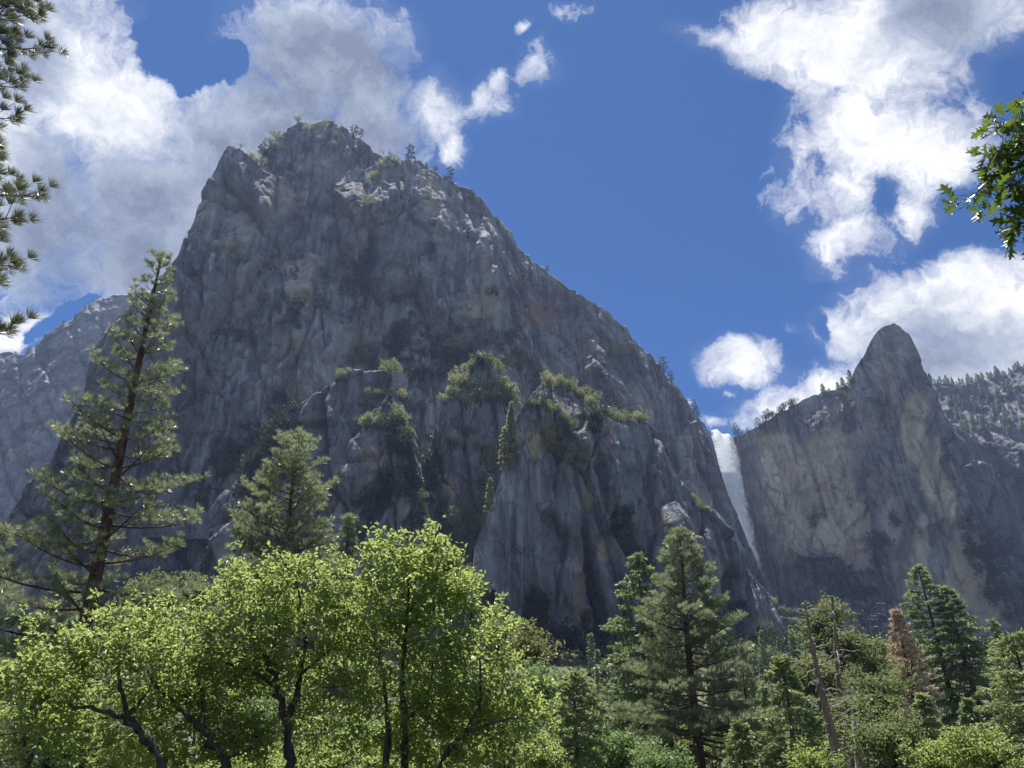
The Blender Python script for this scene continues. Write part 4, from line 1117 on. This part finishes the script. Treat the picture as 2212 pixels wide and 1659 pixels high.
for k, (x, y, rx, ry, Y, where) in enumerate([(140, 1630, 120, 60, 30, 'left of the forked oak trunk'), (390, 1640, 110, 50, 31, 'between the forked oak and the left leaning oak'), (520, 1560, 110, 60, 40, 'behind the left leaning oak crown'), (700, 1650, 90, 40, 30, 'right of the upright oak trunk'), (800, 1580, 120, 70, 42, 'behind the twin trunked oak'), (960, 1640, 110, 50, 31, 'under the right leaning oak'), (1080, 1560, 90, 80, 44, 'behind the right leaning oak crown'), (300, 1540, 130, 60, 44, 'behind the forked oak crown'), (1400, 1560, 70, 80, 70, 'between the rounded cedar and the big pine'), (1540, 1600, 80, 60, 70, 'behind the big pine trunk')]):
    bushy('shrub', x, y, rx, ry, Y, 40 + k, 'green undergrowth shrub ' + where, L_OAK if k % 2 else L_CEDAR, 'shrub', 260, 15, .14 + .002 * (Y - 30), .095)


# ------------------------------------------------------------------ overhanging oak branch, leaves one by one
def lobed_leaf(seed):
    rng = np.random.default_rng(seed)
    side = [(0, .02), (.10, .10), (.16, .26), (.24, .10), (.36, .16), (.46, .46), (.54, .14), (.64, .15), (.76, .40), (.80, .11), (.88, .12), (1.0, .0)]
    V, F = [], []
    n = len(side)
    for (t, w) in side:
        t2 = t + .02 * rng.normal()
        z = -.18 * t * t
        V.append((t2, 0, z))
    for s in (1, -1):
        for (t, w) in side:
            k = .12 if w > .2 else 0
            V.append((t + k + .02 * rng.normal(), s * w * (.9 + .2 * rng.random()), -.18 * t * t + .22 * w))
    for i in range(n - 1):
        F += [(i, i + 1, n + i + 1), (i, n + i + 1, n + i), (i, 2 * n + i + 1, i + 1), (i, 2 * n + i, 2 * n + i + 1)]
    return np.array(V, float), np.array(F)


def build_branch():
    rng = np.random.default_rng(77)
    Y0 = 4.4
    root = foot(2900, 1500, 5.2)
    o = empty('oak_tree', root, 'black oak bough with large lobed leaves hanging in at the right edge', 'oak tree')
    g = Geo()

    def A(x, y, dy=0.0):
        return at(x + 52, y - 26, Y0 + dy) - root
    trunkp = [np.array([0, 0, -.1]), np.array([0, 0, 1.5]), np.array([-.1, 0, 3.0]), np.array([-.2, .1, 4.6]), np.array([-.1, .2, 6.4])]
    g.tubes(np.array(trunkp)[None], np.array([[.17, .15, .13, .10, .04]]), 10)
    mains = [
        [trunkp[3], A(2500, 330, .3), A(2330, 352), A(2212, 370), A(2150, 385), (A(2090, 410)), A(2050, 452)],
        [A(2330, 352), A(2250, 300), A(2200, 278), A(2160, 292), A(2105, 300)],
        [A(2300, 355), A(2240, 420), A(2200, 450), A(2170, 478), A(2160, 512)],
        [A(2250, 362), A(2200, 330), A(2150, 335), A(2110, 352)],
        [A(2260, 300), A(2230, 240), A(2206, 205)],
        [A(2250, 425), A(2225, 470), A(2210, 500)],
        [A(2290, 300), A(2240, 320), A(2190, 345), A(2170, 400), A(2130, 430)],
    ]
    tips = []
    for k, m in enumerate(mains):
        m = np.array(m)
        t = np.linspace(0, 1, len(m))
        tt = np.linspace(0, 1, 26)
        s = np.stack([np.interp(tt, t, m[:, c]) for c in range(3)], 1)
        for _ in range(3):
            s[1:-1] = (s[:-2] + 2 * s[1:-1] + s[2:]) / 4
        r = np.linspace(.035 if k == 0 else .010, .0025, 26)
        g.tubes(s[None], r[None], 6)
        tips.append(s)
    ends = []
    for k, s in enumerate(tips):
        i0 = 14 if k == 0 else 6
        for i in range(i0, 26):
            for q in range(3 if i < 24 else 5):
                d = unit(rng.normal(size=3) * np.array([1, .9, .7]) + unit(s[min(i + 1, 25)] - s[i - 1]) * .8)
                ln = .05 + .12 * rng.random()
                e = s[i] + d * ln
                g.tubes(np.stack([s[i], (s[i] + e) / 2 + [0, 0, .008], e])[None], np.array([[.0025, .002, .0015]]), 4)
                ends.append((e, d))
    # the rest of the tree, to the right
    el = []
    for (x, y, dy, r) in ((2640, 330, .6, .95), (2760, 120, .9, 1.15), (2560, 60, 1.2, .8), (2900, 300, .8, 1.2), (2800, -120, 1.0, 1.1), (2700, 520, .9, .8)):
        cpt = at(x, y, Y0 + dy) - root
        el.append((*cpt, r, r, r * .85))
    lim = [([trunkp[3], (trunkp[3] + np.array(k[:3])) / 2 + [0, 0, .1], np.array(k[:3])], .06, .015) for k in el]
    t2, c2 = broadleaf(rng, lim, el, 420, 13, .13, .10, .12, .006, .4, clump=(7, .22))
    t2.build('limbs', B_OAK, o, smooth=True)
    c2.build('crown', L_BRANCH, o)
    g.build('trunk', B_OAK, o, smooth=True)
    lv = [lobed_leaf(k) for k in range(4)]
    first = [None] * 4
    for j, (e, d) in enumerate(ends):
        for q in range(rng.integers(1, 3)):
            k = rng.integers(0, 4)
            size = .085 + .05 * rng.random()
            x = unit(d * .6 + rng.normal(size=3) * .6 + np.array([0, 0, -.35]))
            n0 = unit(rng.normal(size=3) * .8 + np.array([-.1, -.15, .8]))
            y = unit(np.cross(n0, x))
            z = np.cross(x, y)
            M = Matrix(((x[0], y[0], z[0], e[0]), (x[1], y[1], z[1], e[1]), (x[2], y[2], z[2], e[2]), (0, 0, 0, 1))) @ Matrix.Diagonal((size, size * .95, size, 1))
            if first[k] is None:
                V, F = lv[k]
                lo = mesh_obj('leaf', V, [F], [L_BRANCH], o, attrs={'tint': ('FACE', np.full(len(F), .25 + .2 * k))})
                first[k] = lo
            else:
                lo = first[k].copy()
                COL.objects.link(lo)
                lo.parent = o
            lo.matrix_local = M
    return o


build_branch()


# ------------------------------------------------------------------ plants on the rock: a few kinds, copied
def shrub_mesh(seed, leaf_mat, n=62, per=9, L=.46, flat=.75, bark=None):
    """a shrub 6 m wide and 4.5 m high, foot at the origin"""
    rng = np.random.default_rng(seed)
    ells = [(rng.normal() * 1.3, rng.normal() * 1.3, 1.6 + rng.random() * 1.6, 1.2 + rng.random(), 1.2 + rng.random(), (.9 + .8 * rng.random()) * flat) for k in range(5)] + [(0, 0, 2.0, 1.7, 1.7, 1.5)]
    C = ellipsoid_points(rng, ells, n, .5)
    P = np.repeat(C, per, 0) + rng.normal(size=(n * per, 3)) * .34
    N = unit(rng.normal(size=P.shape) * .7 + np.array([0, 0, .6]))
    g = Geo()
    t = np.clip(.55 * np.repeat(rng.random(n), per) + .45 * rng.random(len(P)), 0, 1)
    g.leaves(P, N, rng, L, L * .75, t)
    w = Geo()
    for k in range(5):
        e = C[rng.integers(0, n)]
        w.tubes(np.stack([np.array([0, 0, -.8]), e * .5 + rng.normal(size=3) * .15, e])[None], np.array([[.14, .09, .03]]), 4)
    return two_mat('shrub', g, w, leaf_mat, bark or B_OAK)


def two_mat(name, leafg, woodg, lm, wm):
    V1, a3, a4, t1 = leafg.arrays()
    V2, b3, b4, t2 = woodg.arrays()
    n = len(V1)
    V = np.concatenate([V1, V2])
    faces = [a3, a4, b3 + n, b4 + n]
    mi = np.concatenate([np.zeros(len(a3) + len(a4)), np.ones(len(b3) + len(b4))])
    o = mesh_obj(name, V, faces, [lm, wm], mat_idx=mi, attrs={'tint': ('FACE', np.concatenate([t1, t2]))})
    me = o.data
    bpy.data.objects.remove(o)
    return me


def conifer_mesh(seed, leaf_mat, H=16, R=2.6, nb=34, start=.15, bark=None, L=.75, w=.28, k=5, density=.5, prof=None):
    rng = np.random.default_rng(seed)
    tr, cr = conifer(rng, H, R, 'fir', nb, start, .22, density, dict(L=L, w=w, k=k), detail=.5, prof=prof)
    return two_mat('conifer', cr, tr, leaf_mat, bark or B_FIR)


SHRUB_SUN = [shrub_mesh(200 + k, L_LIVE if k % 2 else L_SCRUB) for k in range(6)]
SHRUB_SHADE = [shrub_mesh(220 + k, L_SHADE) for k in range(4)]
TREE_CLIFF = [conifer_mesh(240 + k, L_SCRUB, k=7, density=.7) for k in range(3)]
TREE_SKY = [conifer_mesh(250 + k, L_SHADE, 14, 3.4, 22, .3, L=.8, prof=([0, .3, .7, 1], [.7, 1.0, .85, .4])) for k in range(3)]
TREE_RIDGE = [conifer_mesh(260 + k, L_FIR, 17, 4.8, 34, .06, L=1.5, w=.6, k=4, density=.45) for k in range(4)]


def put(mesh, name, p, s, label, cat, group=None, rz=0.0, sz=None):
    o = bpy.data.objects.new(name, mesh)
    COL.objects.link(o)
    o.location = p
    o.rotation_euler = (0, 0, rz)
    o.scale = (s, s, sz or s)
    return tag(o, label, cat, group)


RP = np.random.default_rng(9)
_one = ['', 'first', 'second', 'third', 'fourth', 'fifth', 'sixth', 'seventh', 'eighth', 'ninth', 'tenth', 'eleventh', 'twelfth', 'thirteenth', 'fourteenth', 'fifteenth', 'sixteenth', 'seventeenth', 'eighteenth', 'nineteenth']
ORD = _one[1:] + [t if k == 0 else s + '-' + _one[k] for t, s in (('twentieth', 'twenty'), ('thirtieth', 'thirty'), ('fortieth', 'forty')) for k in range(10)]


BIG = {'shrub': 1.75, 'conifer': 1.5, 'broadleaf_tree': 3.0}


def patch(pts, where, what, meshes, name, cat, group, smin, smax, jit=6.0):
    """a string of single plants along a ledge, told apart from left to right"""
    rows = []
    n = len(pts)
    for (x, y, s) in pts:
        rows.append((x + RP.normal() * jit * .3, y + RP.normal() * jit * .2, s))
    rows.sort()
    for i, (x, y, s) in enumerate(rows):
        p = on_rock(x, y)
        p[2] -= .4
        lab = f'{what} {where}' if n == 1 else f'{what} {where}, {ORD[i]} from the left'
        put(meshes[RP.integers(0, len(meshes))], name, p, BIG.get(name, 1.0) * s * (smin + (smax - smin) * RP.random()), lab, cat, group, RP.random() * 6.28, BIG.get(name, 1.0) * s * 1.45 if name == 'shrub' else None)


def line(pts, n, s=1.0, dy=8):
    """n spots along a polyline of sight lines"""
    P = np.array(pts, float)
    c = np.concatenate([[0], np.cumsum(np.hypot(*np.diff(P, axis=0).T))])
    t = (np.arange(n) + .5 + RP.normal(size=n) * .2) / n * c[-1]
    return [(float(np.interp(k, c, P[:, 0])), float(np.interp(k, c, P[:, 1])) + RP.normal() * dy, s * (.7 + .6 * RP.random())) for k in t]


G1 = 'sunlit shrubs on the ledges'
S = 'shrub'
patch(line([(545, 350), (580, 330), (600, 300)], 9, .9), 'on the left shoulder of the summit', 'yellow green shrub', SHRUB_SUN, S, 'shrub', G1, .8, 1.2)
patch(line([(585, 350), (610, 365), (640, 395), (655, 412)], 10, .8, 14), 'in the notch below the summit', 'yellow green shrub', SHRUB_SUN, S, 'shrub', G1, .7, 1.1)
patch(line([(640, 268), (690, 275), (720, 300), (740, 330)], 9, .7), 'on the crown of the summit', 'small yellow green shrub', SHRUB_SUN, S, 'shrub', G1, .6, 1.0)
patch(line([(798, 388), (830, 368), (868, 352)], 9, .9), 'on the saddle right of the summit', 'pale green shrub', SHRUB_SUN, S, 'shrub', G1, .7, 1.1)
patch([(722, 448, .7), (735, 452, .6), (790, 442, .9), (800, 450, .6), (745, 402, .5)], 'on the face under the summit', 'small bright shrub', SHRUB_SUN, S, 'shrub', G1, .8, 1.1)
patch(line([(900, 350), (925, 360), (1000, 415), (1040, 430)], 8, .6), 'along the skyline right of the summit', 'dark little shrub', SHRUB_SHADE, S, 'shrub', G1, .7, 1.1, 3)
patch(line([(762, 795), (790, 785), (820, 790), (850, 808)], 10, .95, 8), 'on top of the domed buttress', 'pale sunlit shrub', SHRUB_SUN, S, 'shrub', G1, .9, 1.3)
patch(line([(735, 825), (760, 815)], 3, .6, 3), 'on the left brow of the domed buttress', 'small pale shrub', SHRUB_SUN, S, 'shrub', G1, .7, 1.0)
patch([(802, 858, .7), (818, 862, .6), (845, 858, .7), (866, 862, .7), (905, 840, .6)], 'under the brow of the domed buttress', 'small sunlit shrub', SHRUB_SUN, S, 'shrub', G1, .8, 1.1)
patch(line([(780, 935), (800, 915), (830, 908), (858, 918), (880, 950)], 12, .8, 8), 'capping the grey dome in mid face', 'frosted looking shrub', SHRUB_SUN, S, 'shrub', G1, .8, 1.15)
patch(line([(975, 850), (990, 830), (1010, 812), (1040, 800)], 8, .8, 14), 'at the head of the tree filled gully', 'pale leafy shrub', SHRUB_SUN, S, 'shrub', G1, .8, 1.2)
patch(line([(1045, 790), (1075, 785), (1110, 795), (1140, 810), (1170, 815)], 16, .85, 8), 'on the long ledge above the front buttress', 'dense sunlit shrub', SHRUB_SUN, S, 'shrub', G1, .9, 1.3)
patch(line([(1180, 822), (1210, 830), (1235, 842), (1260, 860), (1290, 885)], 12, .7, 6), 'on the slanting edge right of the long ledge', 'sunlit shrub', SHRUB_SUN, S, 'shrub', G1, .8, 1.2)
patch(line([(1070, 850), (1085, 840), (1100, 860), (1090, 890)], 7, .85, 12), 'hanging beneath the long ledge', 'silvery shrub', SHRUB_SUN, S, 'shrub', G1, .9, 1.2)
patch(line([(1330, 905), (1360, 902), (1400, 908)], 9, .75, 4), 'on the flat right end of the front buttress', 'olive shrub', SHRUB_SUN, S, 'shrub', G1, .8, 1.2)
patch(line([(1150, 885), (1190, 895), (1220, 912), (1245, 930)], 9, .6, 6), 'behind the front buttress top', 'small sunlit shrub', SHRUB_SUN, S, 'shrub', G1, .7, 1.1)
patch([(980, 975, .8), (992, 968, .8), (1012, 945, .9), (1035, 975, .7), (1045, 985, .8), (955, 940, .5), (960, 872, .6)], 'on the rib left of the tree filled gully', 'pale silvery shrub', SHRUB_SUN, S, 'shrub', G1, .8, 1.1)
patch([(1215, 965, .5), (1225, 985, .4), (1172, 935, .4)], 'on the steep face of the front buttress', 'tiny bright shrub', SHRUB_SUN, S, 'shrub', G1, .9, 1.1)
patch(line([(1492, 1085), (1515, 1098), (1535, 1112)], 6, .6, 3), 'on the ledge beside the foot of the fall', 'bright olive shrub', SHRUB_SUN, S, 'shrub', G1, .8, 1.1)
patch(line([(1675, 1310), (1700, 1325), (1725, 1345), (1740, 1370)], 12, .75, 9), 'on the slope below the fall', 'bright green shrub', SHRUB_SUN, S, 'shrub', G1, .9, 1.3)
patch([(1088, 1170, .7), (1098, 1180, .5), (1075, 1178, .5)], 'on top of the small block left of the buttress', 'olive shrub', SHRUB_SUN, S, 'shrub', G1, .8, 1.1)
patch([(910, 1085, .6), (915, 1100, .5), (920, 1070, .5)], 'in the gully right of the domed buttress', 'bright little shrub', SHRUB_SUN, S, 'shrub', G1, .8, 1.1)
patch(line([(1640, 930), (1665, 905), (1690, 890), (1720, 873)], 9, 1.0, 2), 'along the cliff top right of the fall', 'dark shrub', SHRUB_SHADE, S, 'shrub', G1, .7, 1.2, 2)
patch(line([(1780, 850), (1850, 862), (1880, 850)], 5, .9, 8), 'at the left shoulder of the spire', 'small green shrub', SHRUB_SUN, S, 'shrub', G1, .7, 1.1, 2)

patch(line([(1000, 880), (1030, 860), (1060, 880)], 7, .9, 16), 'on the ribs under the gully head', 'rounded olive shrub', SHRUB_SUN, S, 'shrub', G1, .9, 1.3)
patch(line([(930, 800), (960, 775), (1000, 765), (1030, 770)], 9, 1.1, 12), 'at the back of the bowl above the ledge', 'shaded green shrub', SHRUB_SHADE, S, 'shrub', G1, .9, 1.4)
patch(line([(840, 760), (870, 730), (890, 700)], 7, 1.1, 14), 'on the left side of the shaded bowl', 'shaded dark shrub', SHRUB_SHADE, S, 'shrub', G1, .9, 1.4)
patch(line([(1260, 900), (1300, 930), (1280, 960)], 6, .8, 12), 'in the corner behind the slanting edge', 'dark olive shrub', SHRUB_SHADE, S, 'shrub', G1, .9, 1.3)
patch(line([(835, 950), (875, 980), (890, 1010)], 7, 1.0, 12), 'trailing down the right side of the grey dome', 'dark green shrub', SHRUB_SHADE, S, 'shrub', G1, .9, 1.3)
patch(line([(470, 1010), (520, 980), (580, 960), (620, 900)], 10, 1.1, 18), 'up the slanting gully left of the domed buttress', 'dark green shrub', SHRUB_SHADE, S, 'shrub', G1, .9, 1.4)
patch([(700, 520, .6), (850, 470, .6), (930, 470, .6), (1010, 510, .6), (880, 590, .7), (690, 640, .6), (560, 600, .6), (980, 600, .6), (1130, 600, .5)], 'dotted about the upper face', 'small dark shrub', SHRUB_SHADE, S, 'shrub', G1, .8, 1.2)

G2 = 'conifers on the rock'
CT_ = 'conifer'
patch([(925, 870, .95)], 'beneath the pale shrubs of the domed buttress', 'light green conifer', TREE_CLIFF, CT_, 'conifer', G2, 1, 1.1)
patch([(1108, 962, .85), (1100, 990, 1.0), (1092, 1020, .9)], 'beside the pale edge of the front buttress', 'slim conifer', TREE_CLIFF, CT_, 'conifer', G2, 1, 1.1)
patch([(1050, 1060, .9), (1062, 1040, .8), (1040, 1110, .8), (1060, 1115, .7), (1075, 1010, .7)], 'growing in the gully left of the front buttress', 'grey green conifer', TREE_CLIFF, CT_, 'conifer', G2, .9, 1.1)
patch([(1174, 880, .5)], 'alone on the top of the front buttress', 'tiny conifer', TREE_CLIFF, CT_, 'conifer', G2, 1, 1.1)
patch([(975, 725, .9), (1000, 735, .7), (1062, 735, .6)], 'in the shaded bowl above the ledge', 'dark conifer', TREE_SKY, CT_, 'conifer', G2, 1, 1.1)
patch([(785, 590, 1.2), (780, 620, 1.3), (640, 690, .9), (925, 555, .7), (1068, 640, .6)], 'clinging to the great face', 'dark conifer', TREE_SKY, CT_, 'conifer', G2, .9, 1.1)
patch([(562, 335, .9)], 'leaning on the notch left of the summit', 'dark wind bent conifer', TREE_SKY, CT_, 'conifer', G2, .9, 1.0)
patch([(765, 296, .8), (778, 300, .6)], 'at the right side of the summit dome', 'dark bushy conifer', TREE_SKY, CT_, 'conifer', G2, .9, 1.0)
patch([(885, 352, 1.0)], 'standing alone on the skyline saddle', 'rounded dark conifer', TREE_SKY, CT_, 'conifer', G2, 1.05, 1.1)
patch([(970, 396, .9)], 'on the right brow of the mountain top', 'dark conifer', TREE_SKY, CT_, 'conifer', G2, 1.0, 1.1)
patch([(1438, 812, 1.1), (1450, 826, .8), (1425, 798, .5)], 'on the long right ridge above the fall', 'dark bushy conifer', TREE_SKY, CT_, 'conifer', G2, .9, 1.0)
patch([(1498, 898, 1.0), (1506, 906, .9), (1490, 884, .6)], 'just left of the lip of the fall', 'dark conifer', TREE_SKY, CT_, 'conifer', G2, .9, 1.0)
patch([(1345, 720, .5), (1290, 668, .4), (1190, 588, .4)], 'high on the long right ridge', 'tiny dark conifer', TREE_SKY, CT_, 'conifer', G2, .9, 1.0)
patch([(1590, 945, 1.1), (1600, 944, .7), (1612, 940, .5)], 'right beside the lip of the fall', 'dark conifer', TREE_SKY, CT_, 'conifer', G2, .9, 1.0)
patch([(1640, 926, .9), (1652, 916, .9), (1662, 908, .8)], 'on the cliff top right of the fall', 'bushy conifer', TREE_SKY, CT_, 'conifer', G2, .9, 1.0)
patch([(1776, 854, .9), (1808, 846, .9), (1822, 838, .9), (1838, 830, 1.1)], 'at the left foot of the spire top', 'slim dark conifer', TREE_RIDGE, CT_, 'conifer', G2, .6, .8)
for k, (x, y, h) in enumerate([(520, 322, 8), (828, 338, 9)]):
    p = on_rock(x, y)
    rng = np.random.default_rng(70 + k)
    o = empty('dead_snag', p, ['tiny bare dead tree on the left shoulder of the summit', 'tiny slanting dead tree on the skyline right of the summit'][k], 'dead tree')
    g = Geo()
    g.tubes(np.array([[0, 0, -.5], [.2, 0, h * .5], [.9 + 1.5 * k, 0, h]])[None], np.array([[.28, .2, .06]]), 5)
    for q in range(9):
        z = h * (.4 + .55 * rng.random())
        a = rng.random() * 6.28
        g.tubes(np.array([[.3, 0, z], [.3 + math.cos(a) * 1.2, math.sin(a) * 1.2, z + .2], [.3 + math.cos(a) * 2.2, math.sin(a) * 2.2, z + .1]])[None], np.array([[.1, .08, .04]]), 4)
    g.build('trunk', B_OAK, o)

# bright maple like tree in the gully and its neighbours
LEAFY = [shrub_mesh(280 + k, L_CEDAR, 130, 10, .34, 1.1) for k in range(2)]
patch([(1000, 1150, .8), (1028, 1100, .5), (992, 1200, .5)], 'low in the gully', 'bright green leafy tree', LEAFY, 'broadleaf_tree', 'tree', 'bright trees in the gully', .9, 1.1)


# dense shaded growth that reads as one mass
def thicket(areas, label, seed, mats=L_SHADE, size=1.0, n_each=None):
    rng = np.random.default_rng(seed)
    g = Geo()
    for (x, y, rx, ry, n) in areas:
        for k in range(n):
            a, r = rng.random() * 6.28, math.sqrt(rng.random())
            px, py = x + math.cos(a) * r * rx, y + math.sin(a) * r * ry
            p = on_rock(px, py)
            q = 14
            sc = size * 1.45 * (.6 + .8 * rng.random())
            C = p + np.array([0, 0, 1.6]) * sc + unit(rng.normal(size=(q, 3))) * rng.random((q, 1)) ** .5 * np.array([2.6, 2.6, 2.2]) * sc
            P = np.repeat(C, 9, 0) + rng.normal(size=(q * 9, 3)) * .4 * sc
            g.leaves(P, unit(rng.normal(size=P.shape) * .7 + [0, 0, .6]), rng, .6 * sc, .45 * sc, np.clip(.6 * np.repeat(rng.random(q), 9) + .4 * rng.random(len(P)), 0, 1))
    o = g.build('thicket', mats)
    return tag(o, label, None, None, 'stuff')


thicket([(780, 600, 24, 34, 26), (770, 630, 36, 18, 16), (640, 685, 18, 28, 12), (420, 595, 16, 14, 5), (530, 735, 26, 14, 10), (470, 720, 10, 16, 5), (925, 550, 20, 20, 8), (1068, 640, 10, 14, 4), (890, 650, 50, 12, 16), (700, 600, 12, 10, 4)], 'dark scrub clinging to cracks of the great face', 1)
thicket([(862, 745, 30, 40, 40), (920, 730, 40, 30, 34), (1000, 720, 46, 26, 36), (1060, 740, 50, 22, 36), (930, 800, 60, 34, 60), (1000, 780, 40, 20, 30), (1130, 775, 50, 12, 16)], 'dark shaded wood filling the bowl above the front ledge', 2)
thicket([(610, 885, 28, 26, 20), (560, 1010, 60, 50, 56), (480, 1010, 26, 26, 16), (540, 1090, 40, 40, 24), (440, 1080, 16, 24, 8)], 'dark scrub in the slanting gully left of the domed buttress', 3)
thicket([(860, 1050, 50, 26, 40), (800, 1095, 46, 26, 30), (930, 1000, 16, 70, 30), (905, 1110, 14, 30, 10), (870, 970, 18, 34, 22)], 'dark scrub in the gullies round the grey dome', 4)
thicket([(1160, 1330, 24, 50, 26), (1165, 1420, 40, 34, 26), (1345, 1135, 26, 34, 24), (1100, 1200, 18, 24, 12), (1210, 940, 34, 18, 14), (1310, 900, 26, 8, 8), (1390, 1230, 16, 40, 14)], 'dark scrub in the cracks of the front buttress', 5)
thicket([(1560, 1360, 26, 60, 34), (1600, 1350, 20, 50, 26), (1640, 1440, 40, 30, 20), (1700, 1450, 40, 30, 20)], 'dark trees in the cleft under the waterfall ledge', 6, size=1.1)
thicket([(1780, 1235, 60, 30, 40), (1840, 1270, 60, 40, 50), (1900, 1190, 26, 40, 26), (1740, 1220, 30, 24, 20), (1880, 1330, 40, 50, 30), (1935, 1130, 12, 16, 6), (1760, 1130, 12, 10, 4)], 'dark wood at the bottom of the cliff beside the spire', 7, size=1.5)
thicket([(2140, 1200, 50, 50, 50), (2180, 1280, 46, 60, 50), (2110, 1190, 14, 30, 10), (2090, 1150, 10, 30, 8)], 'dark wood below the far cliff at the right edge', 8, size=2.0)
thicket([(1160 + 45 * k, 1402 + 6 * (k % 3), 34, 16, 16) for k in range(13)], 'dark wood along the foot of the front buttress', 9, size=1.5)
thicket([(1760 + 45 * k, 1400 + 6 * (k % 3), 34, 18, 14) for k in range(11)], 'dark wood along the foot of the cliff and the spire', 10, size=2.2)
thicket([(1000, 1190, 18, 50, 14), (1010, 1120, 14, 40, 9), (1040, 1060, 8, 30, 5)], 'pale green growth filling the gully beside the front buttress', 11, mats=L_CEDAR, size=1.1)


def undergrowth(n, seed, label, mat):
    rng = np.random.default_rng(seed)
    g = Geo()
    for k in range(n):
        Y = rng.uniform(75, 420)
        x = at(rng.uniform(-80, 2300), 1500, Y)[0]
        p = np.array([x, Y, float(ground_z(np.array(x), np.array(Y)))])
        sc = (1.0 + 1.2 * rng.random()) * (.55 + Y / 300)
        C = p + np.array([0, 0, 1.2]) * sc + unit(rng.normal(size=(10, 3))) * rng.random((10, 1)) ** .5 * np.array([2.4, 2.4, 1.5]) * sc
        P = np.repeat(C, 8, 0) + rng.normal(size=(80, 3)) * .4 * sc
        g.leaves(P, unit(rng.normal(size=P.shape) * .7 + [0, 0, .6]), rng, .6 * sc, .45 * sc, np.clip(.6 * np.repeat(rng.random(10), 8) + .4 * rng.random(80), 0, 1))
    return tag(g.build('undergrowth', mat), label, None, None, 'stuff')


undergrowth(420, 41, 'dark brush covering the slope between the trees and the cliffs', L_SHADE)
undergrowth(260, 42, 'olive brush covering the slope between the trees and the cliffs', L_LIVE)

# conifers on the far slope at the right
RR = np.random.default_rng(33)
sky_row = line([(2012, 830), (2060, 826), (2100, 824), (2150, 816), (2185, 808), (2205, 796)], 32, 1.0, 2)
inner = [(x, y, .7 + .6 * RR.random()) for x, y in zip(2030 + 185 * RR.random(90), 840 + 105 * RR.random(90) ** .8)]
inner = [r for r in inner if r[1] - 826 <= (r[0] - 2005) * 1.1 + 20]
bands = [(sky_row, 'on the skyline of the far slope'), ([r for r in inner if r[1] < 874], 'high on the far rocky slope'), ([r for r in inner if 874 <= r[1] < 905], 'midway up the far rocky slope'), ([r for r in inner if r[1] >= 905], 'low on the far rocky slope')]
for rows, where in bands:
    for i, (x, y, s) in enumerate(sorted(rows)):
        put(TREE_RIDGE[RR.integers(0, 4)], 'conifer', on_rock(x, y), s * RR.uniform(.6, 1.1), f'small dark conifer {where}, {ORD[i]} from the left', 'conifer', 'conifers on the far slope', RR.random() * 6.28)
spots = line([(20, 765), (100, 725), (150, 690), (200, 652), (290, 636)], 12, .8, 1)
for i, (x, y, s) in enumerate(sorted(spots)):
    p = on_rock(x, y)
    put(SHRUB_SHADE[i % 4], 'shrub', p, s * 1.0, f'dark shrub on the crest of the hazy far mountain, {ORD[i]} from the left', 'shrub', 'shrubs on the far crest', RR.random() * 6.28)

# the wood at the foot of the cliffs, each tree by itself
WOOD = [conifer_mesh(300 + k, L_FIR, 18, 3.2, 46, .06, L=.9, w=.34, k=5, density=.5) for k in range(4)]
LEAFW = [shrub_mesh(310 + k, L_LIVE if k % 2 else L_SHADE, 110, 10, .5, 1.3) for k in range(4)]
LAND = [(0, 'behind the tall open pine'), (330, 'behind the left oaks'), (760, 'behind the right oaks'), (1120, 'left of the big full pine'), (1480, 'behind the big full pine'), (1660, 'behind the leaning snag'), (1880, 'behind the dark firs')]
wood = {}
for k in range(200):
    px = RR.uniform(-40, 2250) if k < 110 else RR.uniform(1180, 1420) if k < 140 else RR.uniform(1520, 1900)
    Y = RR.uniform(95, 330)
    x = at(px, 1500, Y)[0]
    where = [w for s, w in LAND if px >= s or s == 0][-1]
    wood.setdefault((k % 2, where), []).append((px, x, Y))
for (kind, where), rows in wood.items():
    for i, (px, x, Y) in enumerate(sorted(rows)):
        p = np.array([x, Y, float(ground_z(np.array(x), np.array(Y))) - .3])
        if kind:
            put(WOOD[RR.integers(0, 4)], 'fir_tree', p, .45 + .35 * RR.random(), f'shaded fir in the wood {where}, {ORD[i]} from the left', 'fir tree', 'firs in the wood under the cliffs', RR.random() * 6.28)
        else:
            put(LEAFW[RR.integers(0, 4)], 'oak_tree', p, .9 + .7 * RR.random(), f'shaded oak in the wood {where}, {ORD[i]} from the left', 'oak tree', 'oaks in the wood under the cliffs', RR.random() * 6.28)
build_haze()
